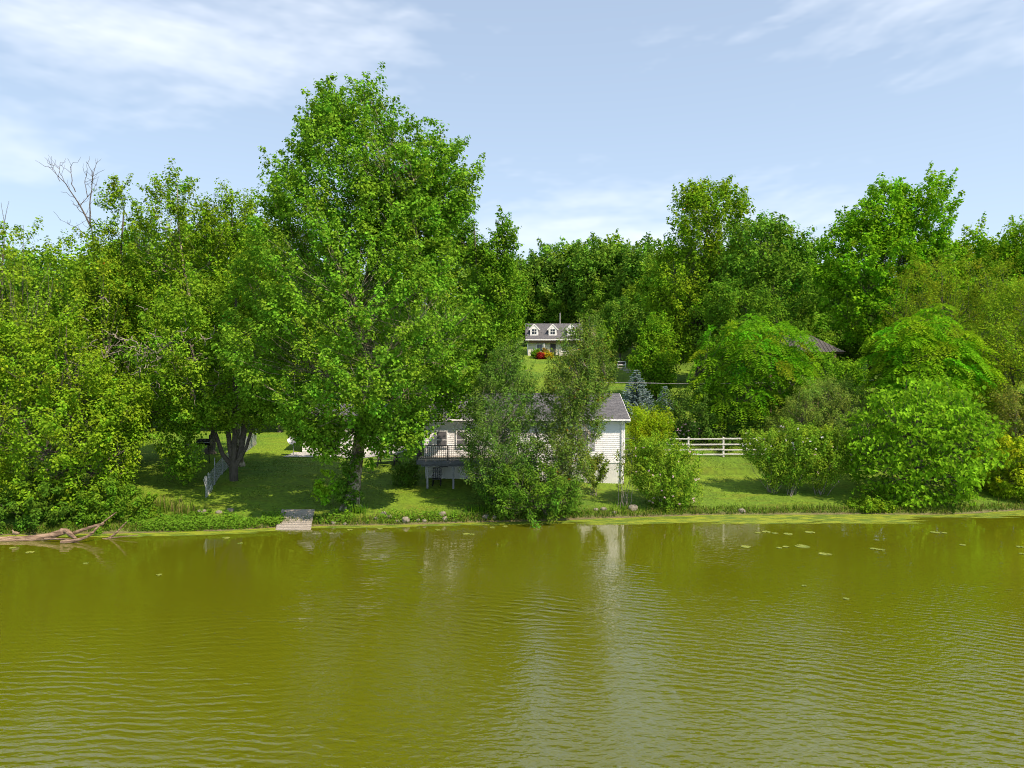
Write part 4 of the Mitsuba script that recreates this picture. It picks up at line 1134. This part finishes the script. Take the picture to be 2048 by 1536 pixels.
tree('bank_shrub', 'dark leafy shrub at the water below the clump before the house',
     [([(935, 1010, 1140), (970, 960, 1165), (1000, 955, 1172), (1032, 970, 1165)], 0, 1.0)], 41.3, 1090, .05, (.07, .155, .014), 130, rc=.4, per=72, L=.15, Wd=.08, seed=43, cat='shrub', inner=.3)
# ---------------------------------------------------------------- trees right of the house
tree('tall_tree', 'tall bright green tree with twin rounded top standing in the middle of the wood',
     [([(368, 1425, 1460), (395, 1370, 1485), (440, 1350, 1500), (500, 1320, 1490), (560, 1300, 1480), (640, 1290, 1470), (720, 1290, 1450)], 0, 1.0), ([(372, 1375, 1410), (410, 1350, 1420)], .5, .06)],
     86.0, 1400, .45, (.125, .235, .012), 520, rc=.9, per=56, L=.3, Wd=.24, seed=51, n_limbs=18, leaf_kw=dict(stretch=1.5, up=1.0, autumn=.004), edge=.34)
tree('dark_tree', 'dark green domed tree between the two tall bright trees on the right',
     [([(438, 1500, 1560), (470, 1450, 1600), (530, 1430, 1630), (600, 1425, 1640), (680, 1440, 1620), (740, 1460, 1600)], 0, 1.0)],
     82.0, 1530, .4, (.095, .205, .018), 430, rc=.95, per=54, L=.32, Wd=.26, seed=52, n_limbs=14)
tree('big_maple_tree', 'largest tree on the right, bright green with open gap showing its branches',
     [([(357, 1845, 1885), (385, 1800, 1905), (430, 1790, 1912), (470, 1800, 1900), (520, 1790, 1880)], 0, .2), ([(372, 1745, 1810), (405, 1712, 1820), (450, 1680, 1825), (500, 1690, 1810)], 0, .24),
      ([(440, 1665, 1740), (480, 1650, 1800), (540, 1635, 1830), (600, 1640, 1800), (640, 1650, 1790), (690, 1700, 1790)], -.5, .5), ([(480, 1830, 1900), (520, 1810, 1930), (580, 1790, 1940), (640, 1780, 1930), (700, 1790, 1900)], .5, .36)],
     70.0, 1795, .45, (.115, .26, .010), 680, rc=.78, per=56, L=.26, Wd=.24, seed=53, n_limbs=24, top=(1800, 420, 70), leaf_kw=dict(stretch=1.15))
tree('right_edge_tree', 'bright green tree at the right edge below a lone hanging spray',
     [([(452, 1930, 1960), (480, 1925, 1990), (540, 1920, 2060), (620, 1930, 2120), (720, 1940, 2120)], 0, .6), ([(455, 2010, 2070), (500, 2000, 2140), (600, 2000, 2160)], 0, .4)],
     70.0, 2010, .35, (.12, .25, .010), 300, rc=.95, per=72, L=.28, Wd=.22, seed=54, n_limbs=16)
tree('overhanging_tree', 'tree mostly outside the right edge whose leafy spray hangs into the sky',
     [([(400, 2050, 2140), (425, 2042, 2200), (450, 2052, 2240), (560, 2100, 2300), (700, 2100, 2300)], 0, 1.0)], 66.0, 2190, .35, (.08, .17, .012), 110, rc=.8, per=66, L=.26, Wd=.22, seed=55, n_limbs=10)
tree('honey_locust_tree', 'olive brown-green fine-leaved tree behind the bright sumac on the right',
     [([(515, 1880, 1930), (545, 1800, 2000), (590, 1770, 2040), (650, 1760, 2050), (720, 1770, 2050), (780, 1780, 2050)], 0, 1.0)],
     62.0, 1900, .3, (.13, .205, .012), 360, rc=.8, per=72, L=.2, Wd=.075, seed=56, n_limbs=16, leaf_kw=dict(vary=.4, flat=.8))
tree('right_edge_tree', 'yellowish green tree with fine leaves on the right edge beside the sumac',
     [([(560, 2000, 2080), (620, 1960, 2150), (700, 1940, 2180), (780, 1930, 2180), (860, 1940, 2160), (900, 1960, 2140)], 0, 1.0)],
     54.0, 2040, .3, (.15, .25, .014), 330, rc=.75, per=88, L=.18, Wd=.1, seed=57, n_limbs=16)
tree('young_tree', 'light green young tree right of the blue spruce',
     [([(638, 1298, 1325), (670, 1280, 1345), (720, 1262, 1360), (760, 1262, 1350), (790, 1280, 1340)], 0, 1.0)],
     76.0, 1310, .15, (.115, .24, .012), 160, rc=.75, per=72, L=.24, Wd=.15, seed=58, n_limbs=12)
tree('young_tree', 'green leafy tree standing over the right end of the dormered house',
     [([(660, 1185, 1225), (700, 1160, 1232), (750, 1160, 1228), (790, 1180, 1225)], 0, 1.0)],
     90.0, 1215, .18, (.10, .21, .012), 110, rc=.9, per=70, L=.28, Wd=.2, seed=59, n_limbs=10)
tree('young_tree', 'dark green tree in front of the wood above the sumac',
     [([(580, 1420, 1500), (620, 1400, 1560), (680, 1395, 1605), (740, 1400, 1600), (800, 1420, 1600)], 0, 1.0)],
     70.0, 1520, .2, (.085, .185, .014), 260, rc=.9, per=72, L=.26, Wd=.18, seed=60, n_limbs=12)
tree('young_tree', 'green tree left of the dormered house behind the willow clump',
     [([(560, 1020, 1060), (620, 990, 1045), (680, 970, 1036), (740, 980, 1036), (800, 990, 1040)], 0, 1.0)],
     66.0, 1010, .2, (.09, .19, .012), 190, rc=.85, per=72, L=.25, Wd=.18, seed=61, n_limbs=12)
tree('hedge_shrub', 'light green feathery bush against the right end of the white house',
     [([(818, 1258, 1300), (840, 1255, 1335), (870, 1255, 1345), (920, 1258, 1320), (950, 1265, 1300)], 0, 1.0)],
     52.0, 1295, .06, (.17, .26, .010), 150, rc=.5, per=80, L=.2, Wd=.05, seed=62, cat='shrub', inner=.3)
tree('hedge_shrub', 'dark green flowering thicket behind the white rail fence',
     [([(780, 1330, 1400), (810, 1310, 1480), (850, 1300, 1530), (890, 1300, 1540), (925, 1310, 1530)], 0, 1.0)],
     58.0, 1420, .06, (.055, .12, .016), 230, rc=.6, per=80, L=.17, Wd=.11, seed=63, cat='shrub', inner=.35)
rng = np.random.default_rng(64)
n = 90
c = np.array([W(1385 + 45 * rng.normal(), 865 + 18 * rng.normal(), 56.0 + .4 * rng.random()) for _ in range(n)])
v, f, col = leaf_mesh(c, unit(rng.normal(size=(n, 3)) + [0, -1.2, .3]), unit(rng.normal(size=(n, 3))), .16, .15, np.tile([.62, .38, .46], (n, 1)) * (.8 + .3 * rng.random((n, 1))))
part('hedge_shrub_001', 'blossom', (v, f), 'petal', 'pale pink blossoms', color=col)
tree('willow_shrub', 'wide grey-green willow shrub below the brown pavilion roof',
     [([(762, 1610, 1690), (790, 1565, 1740), (830, 1540, 1760), (870, 1530, 1760), (910, 1540, 1740)], 0, 1.0)],
     54.5, 1650, .08, (.145, .225, .038), 360, rc=.5, per=80, L=.17, Wd=.045, seed=65, cat='shrub', inner=.35, leaf_kw=dict(vary=.4))


tree('hedge_shrub', 'leafy green bush hiding the foot of the brown pavilion',
     [([(712, 1600, 1660), (735, 1590, 1735), (760, 1590, 1745), (800, 1600, 1740)], 0, 1.0)], 61.0, 1665, .06, (.10, .22, .012), 110, rc=.55, per=70, L=.2, Wd=.12, seed=66, cat='shrub', inner=.35)


def rosette_bush(name, label, rows, d, foot, n, seed, base, frond=.62, leaflet=.20, wd=.065, autumn=.01, pairs=7, fronds=9, cat='shrub', depth=.8):
    """A sumac: forked stems, each ending in a rosette of drooping feathered leaves."""
    rng = np.random.default_rng(seed)
    key = thing(name, label, cat)
    c, ax = clusters_in(rng, rows, d, n, .95, depth, .45, .5, seed, .45)
    fx = (foot - 1024) * d / F
    base3 = np.array([fx, d, gz(fx, d)])
    part(key, 'trunk', skeleton(rng, base3, np.array([fx, d, c[:, 2].max() - .8]), .12, c, ax, 14, base3[2] + .6), 'bark', smooth=True)
    P, N, Tn, L, Wv, C = [], [], [], [], [], []
    for e, a in zip(c, ax):
        k = fronds + rng.integers(-2, 3)
        a3 = unit(np.array([a[0] * .9, a[1] * .9, .75]) + rng.normal(size=3) * .18)
        e1 = unit(np.cross(a3, [.2, .9, .1]))
        e2 = np.cross(a3, e1)
        hue = 1 + .18 * rng.normal(size=3) * [1, .5, .5]
        yel = rng.random() < autumn * 12
        for j in range(k):
            ph = 2 * np.pi * (j + rng.random() * .6) / k
            h = unit(e1 * math.cos(ph) + e2 * math.sin(ph) + a3 * (.15 + .6 * rng.random()))
            Lf = frond * (.75 + .5 * rng.random())
            u = np.linspace(.18, 1, pairs)
            sp = e + h * (u * Lf)[:, None] + np.array([0, 0, -.62 * Lf]) * (u ** 2)[:, None]
            tg = unit(h + np.array([0, 0, -1.1]) * u[:, None])
            side = unit(np.cross(tg, [0, 0, 1.]))
            up = np.cross(side, tg)
            for s in (-1, 1):
                ll = leaflet * (.55 + .6 * np.sin(u * np.pi * .9))
                dirn = unit(side * s + tg * .75 - up * .25)
                P.append(sp + dirn * ll[:, None] * .5)
                N.append(unit(up + side * s * -.25 + rng.normal(size=(pairs, 3)) * .30))
                Tn.append(dirn)
                L.append(ll)
                Wv.append(np.full(pairs, wd))
                cc = np.asarray(base) * 1.5 * hue * (1 + .22 * rng.normal(size=(pairs, 1)) * .6)
                if yel and rng.random() < .6:
                    cc = np.array([.40, .27, .015]) * (.8 + .4 * rng.random((pairs, 1)))
                C.append(np.clip(cc, .004, .7))
    v, f, col = leaf_mesh(np.vstack(P), np.vstack(N), np.vstack(Tn), np.concatenate(L), np.concatenate(Wv), np.vstack(C))
    part(key, 'crown', (v, f), 'leaf', color=col)
    return key


rosette_bush('sumac_tree', 'sumac with drooping feathered leaves in the middle, right of the blue spruce',
             [(640, 1450, 1560), (665, 1410, 1618), (700, 1380, 1632), (740, 1376, 1630), (780, 1372, 1605), (830, 1385, 1560), (860, 1420, 1520)], 58.0, 1480, 200, 71, (.125, .265, .010), frond=1.0, leaflet=.34, wd=.11, autumn=.0, cat='tree')
rosette_bush('sumac_tree', 'largest sumac, bright yellow-green feathered leaves right of the brown pavilion',
             [(612, 1855, 1900), (640, 1790, 1930), (690, 1735, 1960), (740, 1720, 1970), (790, 1730, 1960), (830, 1760, 1940)], 52.5, 1840, 220, 72, (.155, .30, .010), frond=.95, leaflet=.33, wd=.105, autumn=.0, cat='tree')

# the big-leaved shrub at the water
rng = np.random.default_rng(81)
t = thing('broadleaf_shrub', 'large bright shrub with broad layered leaves drooping to the water on the right', 'shrub')
rows = [(760, 1800, 1900), (785, 1750, 1940), (815, 1710, 1960), (850, 1692, 1975), (900, 1695, 1990), (950, 1705, 1985), (1000, 1735, 1950), (1026, 1760, 1930)]
c, ax = clusters_in(rng, rows, 45.5, 420, .52, .75, .5, .5, 81, .40)
fx = (1830 - 1024) * 45.5 / F
c = c[c[:, 2] > ground_z(c[:, 0], c[:, 1]) - .2 * (c[:, 1] < 43)]
ax = ax[:len(c)]
part(t, 'trunk', skeleton(rng, [fx, 45.5, gz(fx, 45.5)], [fx, 45.5, c[:, 2].max() - .5], .1, c, ax, 14, gz(fx, 45.5) + .3), 'bark', smooth=True)
per = 26
idx = np.repeat(np.arange(len(c)), per)
m = len(idx)
off = rng.normal(size=(m, 3)) * [.34, .34, .16]
out = unit(ax[idx] * [1, 1, 0] + rng.normal(size=(m, 3)) * .5)
lk = .6 + .7 * rng.random(m)
v, f, col = leaf_mesh(c[idx] + off, unit(out * .8 + [0, 0, .9] + rng.normal(size=(m, 3)) * .4), unit(out * 1.0 + [0, 0, -.55]), .30 * lk, .22 * lk, leaf_colors(rng, m, (.120, .255, .012), (1 + .2 * (rng.random((len(c), 1)) * 2 - 1))[idx], .3, .3))
part(t, 'crown', (v, f), 'leaf', color=col)
tree('waterside_shrub', 'yellow-green leafy shrub at the right frame edge above the algae',
     [([(880, 1980, 2080), (920, 1955, 2120), (970, 1955, 2130), (1005, 1980, 2120)], 0, 1.0)], 47.0, 2035, .06, (.18, .27, .010), 170, rc=.45, per=62, L=.24, Wd=.12, seed=82, cat='shrub', inner=.3)
tree('vine_thicket', 'tangle of vines with bare brown stems at the right edge above the shrub',
     [([(785, 2000, 2070), (820, 1985, 2120), (860, 1990, 2120), (880, 2000, 2100)], 0, 1.0)], 50.0, 2040, .08, (.15, .19, .03), 120, rc=.45, per=62, L=.15, Wd=.08, seed=83, cat='shrub', n_limbs=20, bark='twig')


def stem_shrub(name, label, foot, d, rows, n, seed, base, L=.14, Wd=.075, rc=.34, per=46, stems=12, cat='shrub', petals=0, petal=(.68, .45, .52), bark='twig', petal_rows=None, leaf_kw=None):
    """A vase-shaped shrub: many stems fanning out of one foot."""
    rng = np.random.default_rng(seed)
    key = thing(name, label, cat)
    fx = (foot - 1024) * d / F
    b = np.array([fx, d, gz(fx, d) - .1])
    c, ax = clusters_in(rng, rows, d, n, rc, .8, .3, .4, seed, .3)
    pieces = []
    ends = c[rng.choice(len(c), min(stems, len(c)), replace=False)]
    for i, e in enumerate(ends):
        s = b + np.array([rng.normal() * .22, rng.normal() * .2, 0])
        pieces.append(tube(limb_path(rng, s, e, .12, 7, .05), np.linspace(.022, .008, 7), 5))
    part(key, 'stem', joined(pieces), bark, smooth=True)
    if per:
        v, f, col = puff_leaves(rng, c, ax, rc, per, L, Wd, base, **{**dict(up=1.1, stretch=1.7), **(leaf_kw or {})})
        part(key, 'foliage', (v, f), 'leaf', color=col)
    if petals:
        pc, pa = clusters_in(rng, petal_rows or rows, d, petals, .12, .85, .85, .9, seed + 1, .15)
        k = np.repeat(np.arange(len(pc)), 5)
        q = pc[k] + rng.normal(size=(len(k), 3)) * .03
        v, f, col = leaf_mesh(q, unit(rng.normal(size=(len(k), 3)) * .6 + [0, -1, .4]), unit(rng.normal(size=(len(k), 3))), .075, .07, np.tile(petal, (len(k), 1)) * (.75 + .35 * rng.random((len(k), 1))))
        part(key, 'blossom', (v, f), 'petal', color=col)
    return key


RS = (.13, .235, .018)
stem_shrub('hibiscus_shrub', 'rounded flowering shrub at the water right of the house, pink blooms low down', 1330, 43.6,
           [(878, 1280, 1350), (905, 1262, 1385), (940, 1258, 1400), (980, 1275, 1398), (1010, 1300, 1390), (1026, 1305, 1375)], 330, 91, RS, petals=38, L=.15, Wd=.07)
stem_shrub('hibiscus_shrub', 'leftmost of three vase-shaped flowering shrubs on the lawn right of the fence', 1540, 46.6,
           [(868, 1490, 1570), (890, 1480, 1590), (920, 1490, 1590), (950, 1505, 1580), (972, 1525, 1565)], 190, 92, (.135, .235, .02), petals=13, petal=(.8, .74, .74), petal_rows=[(866, 1490, 1570), (885, 1480, 1590), (900, 1482, 1590)])
stem_shrub('hibiscus_shrub', 'middle of three vase-shaped flowering shrubs on the lawn right of the fence', 1578, 46.3,
           [(855, 1560, 1640), (880, 1545, 1650), (915, 1545, 1650), (945, 1555, 1630), (972, 1570, 1610)], 190, 93, (.125, .23, .018), petals=16, petal=(.82, .76, .78), petal_rows=[(852, 1560, 1640), (875, 1548, 1650), (890, 1545, 1650)])
stem_shrub('hibiscus_shrub', 'rightmost of three vase-shaped flowering shrubs on the lawn right of the fence', 1640, 46.4,
           [(865, 1620, 1680), (885, 1605, 1705), (920, 1600, 1708), (950, 1610, 1690), (975, 1625, 1665)], 180, 94, (.135, .24, .018), petals=16)
stem_shrub('twiggy_shrub', 'nearly leafless twiggy shrub in front of the right house corner', 1250, 43.3,
           [(892, 1226, 1272), (920, 1222, 1280), (950, 1225, 1275), (975, 1235, 1268)], 26, 95, (.115, .17, .02), per=16, stems=8, rc=.22, bark='twig')
stem_shrub('foundation_shrub', 'small leafy shrub against the white foundation below the shuttered window', 1188, 45.5,
           [(915, 1165, 1205), (935, 1158, 1215), (955, 1162, 1212), (968, 1175, 1200)], 60, 96, (.12, .18, .025), stems=7, rc=.26)
stem_shrub('foundation_shrub', 'dark shrub beside the left end of the deck', 806, 46.6,
           [(928, 800, 830), (945, 780, 838), (965, 778, 838), (975, 790, 830)], 60, 97, (.06, .13, .014), stems=7, rc=.3)
for k, (lab, rows, d, foot, base, n) in enumerate([
        ('dark leafy shrub on the bank behind the fallen log', [(960, 30, 130), (1000, -20, 160), (1040, -20, 170), (1060, 0, 160)], 38.6, 80, (.055, .125, .012), 110),
        ('leafy bank shrub between the fallen log and the tall grass', [(965, 180, 260), (1000, 150, 300), (1035, 150, 310), (1058, 170, 300)], 39.2, 230, (.08, .17, .012), 110),
        ('low leafy weeds on the bank left of the wooden ramp', [(1042, 440, 500), (1050, 420, 545), (1057, 425, 545)], 39.8, 480, (.085, .175, .014), 40),
        ('low leafy weeds on the bank under the wire fence', [(1028, 330, 390), (1044, 300, 430), (1058, 305, 430)], 39.6, 360, (.08, .165, .014), 60),
        ('green weeds on the right bank at the foot of the broad leaved shrub', [(1000, 1700, 1760), (1015, 1690, 1790), (1026, 1695, 1790)], 43.8, 1740, (.12, .22, .012), 50)]):
    stem_shrub('bank_weed', lab, foot, d, rows, n, 101 + k, base, L=.16, Wd=.09, rc=.3, per=60, stems=6, cat='weeds', bark='bark', leaf_kw=dict(up=.5, stretch=1.2))

# spruces
def spruce(label, px, py_base, py_top, halfw, d, seed):
    rng = np.random.default_rng(seed)
    t = thing('blue_spruce', label, 'tree')
    x = (px - 1024) * d / F
    z0, z1 = gz(x, d), CAM_H - (py_top - 768) * d / F
    R = halfw * d / F
    H = z1 - z0
    pieces, P, N, Tn, C = [tube(np.array([[x, d, z0 - .2], [x, d, z0 + H * .5], [x, d, z1]]), [.10, .06, .01], 7)], [], [], [], []
    for zr in np.linspace(.06, .97, 24):
        r = R * (1 - zr) ** .85 + .08
        k = max(5, int(13 * (1 - zr)) + 4)
        for j in range(k):
            ph = 2 * np.pi * (j + rng.random()) / k
            L = r * (.75 + .45 * rng.random())
            a = np.array([x, d, z0 + H * zr])
            h = np.array([math.cos(ph), math.sin(ph), 0])
            u = np.linspace(0, 1, 6)
            pth = a + h * (u * L)[:, None] + np.array([0, 0, 1.]) * (L * (-.22 * u + .26 * u ** 3))[:, None]
            pieces.append(tube(pth, np.linspace(.02, .006, 6), 4))
            m = int(52 * L) + 18
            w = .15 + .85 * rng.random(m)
            c = np.stack([np.interp(w, u, pth[:, i]) for i in range(3)], -1)
            side = np.cross(h, [0, 0, 1.]) * np.where(rng.random(m) < .5, 1, -1)[:, None]
            tdir = unit(side * .8 + h * .8 + rng.normal(size=(m, 3)) * .3)
            P.append(c + tdir * .07)
            N.append(unit(rng.normal(size=(m, 3)) * .5 + [0, 0, 1.]))
            Tn.append(tdir)
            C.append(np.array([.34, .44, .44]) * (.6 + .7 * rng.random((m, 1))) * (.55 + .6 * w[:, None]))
    part(t, 'trunk', joined(pieces), 'bark', smooth=True)
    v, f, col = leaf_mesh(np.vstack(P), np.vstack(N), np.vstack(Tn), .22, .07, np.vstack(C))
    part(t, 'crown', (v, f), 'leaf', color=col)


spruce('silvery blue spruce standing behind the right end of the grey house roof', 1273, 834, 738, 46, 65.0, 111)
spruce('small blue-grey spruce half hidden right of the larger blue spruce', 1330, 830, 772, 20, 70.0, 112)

# the wood on the hill
def forest_kind(key, seed, base, H=20., R=6.2, rc=1.35, n=150, per=66, L=.52, Wd=.36):
    rng = np.random.default_rng(seed)
    rr = np.array([(.16, .30), (.3, .72), (.5, 1.0), (.7, .92), (.86, .66), (.96, .32), (1.0, .1)])
    rows = [(768 - (z * H - CAM_H) * F / 100., 1024 - r * R * F / 100., 1024 + r * R * F / 100.) for z, r in rr]
    c, a = clusters_in(rng, rows, 100., n, rc, 1., .62, .0, seed, .34)
    c = c - np.array([0, 100., 0])
    tr = skeleton(rng, [0, 0, 0], [0, 0, H * .93], .33, c, a, 12, H * .22, r_tip=.03, twigs=False)
    v, f, col = puff_leaves(rng, c, a, rc, per, L, Wd, base, up=.8, cl_vary=.3)
    scene[key] = {'type': 'shapegroup', 'trunk': mikit.ply(tr, 'bark', smooth=True), 'crown': mikit.ply((v, f), 'leaf', color=col)}


KINDS = [('hill_tree_a', 121, (.108, .225, .018)), ('hill_tree_b', 122, (.092, .195, .020)), ('hill_tree_c', 123, (.125, .245, .018)), ('hill_tree_d', 124, (.150, .255, .018)), ('hill_tree_e', 125, (.098, .20, .026))]
for k, s, b in KINDS:
    forest_kind(k, s, b)
rng = np.random.default_rng(130)
spots = []
FRONT = [(1030, 515, 134), (1072, 500, 131), (1110, 482, 132), (1150, 475, 133), (1195, 468, 126), (1225, 472, 130), (1262, 488, 128), (1300, 470, 118), (1335, 500, 108),
         (1050, 545, 136), (1135, 545, 130), (1215, 560, 120), (1280, 560, 112), (1240, 590, 106), (1320, 580, 100), (1180, 575, 130), (1100, 570, 130), (1360, 560, 104)]
for px, top, d in FRONT:
    spots.append((px, top, d, 'broadleaf tree in the wood on the hill behind the dormered house', 'trees on the hill behind the dormered house'))
for px, top, d in [(1420, 480, 108), (1480, 470, 112), (1560, 470, 104), (1620, 480, 100), (1680, 520, 96), (1740, 520, 92), (1860, 500, 94), (1920, 480, 96), (1990, 480, 92), (2060, 470, 90), (1600, 600, 86), (1700, 600, 88), (1560, 560, 92), (1780, 600, 84), (1860, 600, 82), (1960, 600, 82),
                   (2120, 480, 92)]:
    spots.append((px, top, d, 'broadleaf tree in the wood behind the tall trees on the right', 'trees of the wood on the right'))
for px, top, d in [(-60, 500, 70), (40, 500, 78), (130, 490, 80), (230, 470, 82), (330, 440, 80), (420, 430, 84), (520, 440, 86), (600, 500, 88), (690, 520, 92), (780, 520, 96), (860, 500, 98), (930, 480, 100), (985, 500, 128), (560, 600, 74), (660, 640, 78), (760, 650, 80), (880, 600, 84), (960, 600, 86), (180, 620, 72), (60, 640, 70), (300, 620, 74), (430, 620, 76), (-120, 560, 66)]:
    spots.append((px, top, d, 'broadleaf tree in the wood behind the sycamore and the left bank trees', 'trees of the wood on the left'))
for px, top, d, lab, grp in spots:
    x = (px - 1024) * d / F
    z0 = gz(x, d) - .2
    H = CAM_H - (top - 768) * d / F - z0
    s = H / 20.4
    w = s * (.85 + .3 * rng.random()) * (1.15 if s < .8 else 1)
    key = numbered('woodland_tree')
    M = T().translate([x, d, z0]).rotate([0, 0, 1], float(rng.random() * 360)).scale([w, w, s])
    kd = int(rng.integers(0, 5))
    scene[key] = {'type': 'instance', 'to_world': M, 'group': {'type': 'ref', 'id': KINDS[kd][0]}}
    labels[key] = {'label': ('fresh green ', 'deep green ', 'mid green ', 'yellowish green ', 'dull green ')[kd] + lab, 'category': 'tree', 'group': grp + ', ' + ('fresh', 'deep', 'mid', 'yellowish', 'dull')[kd] + ' ones'}
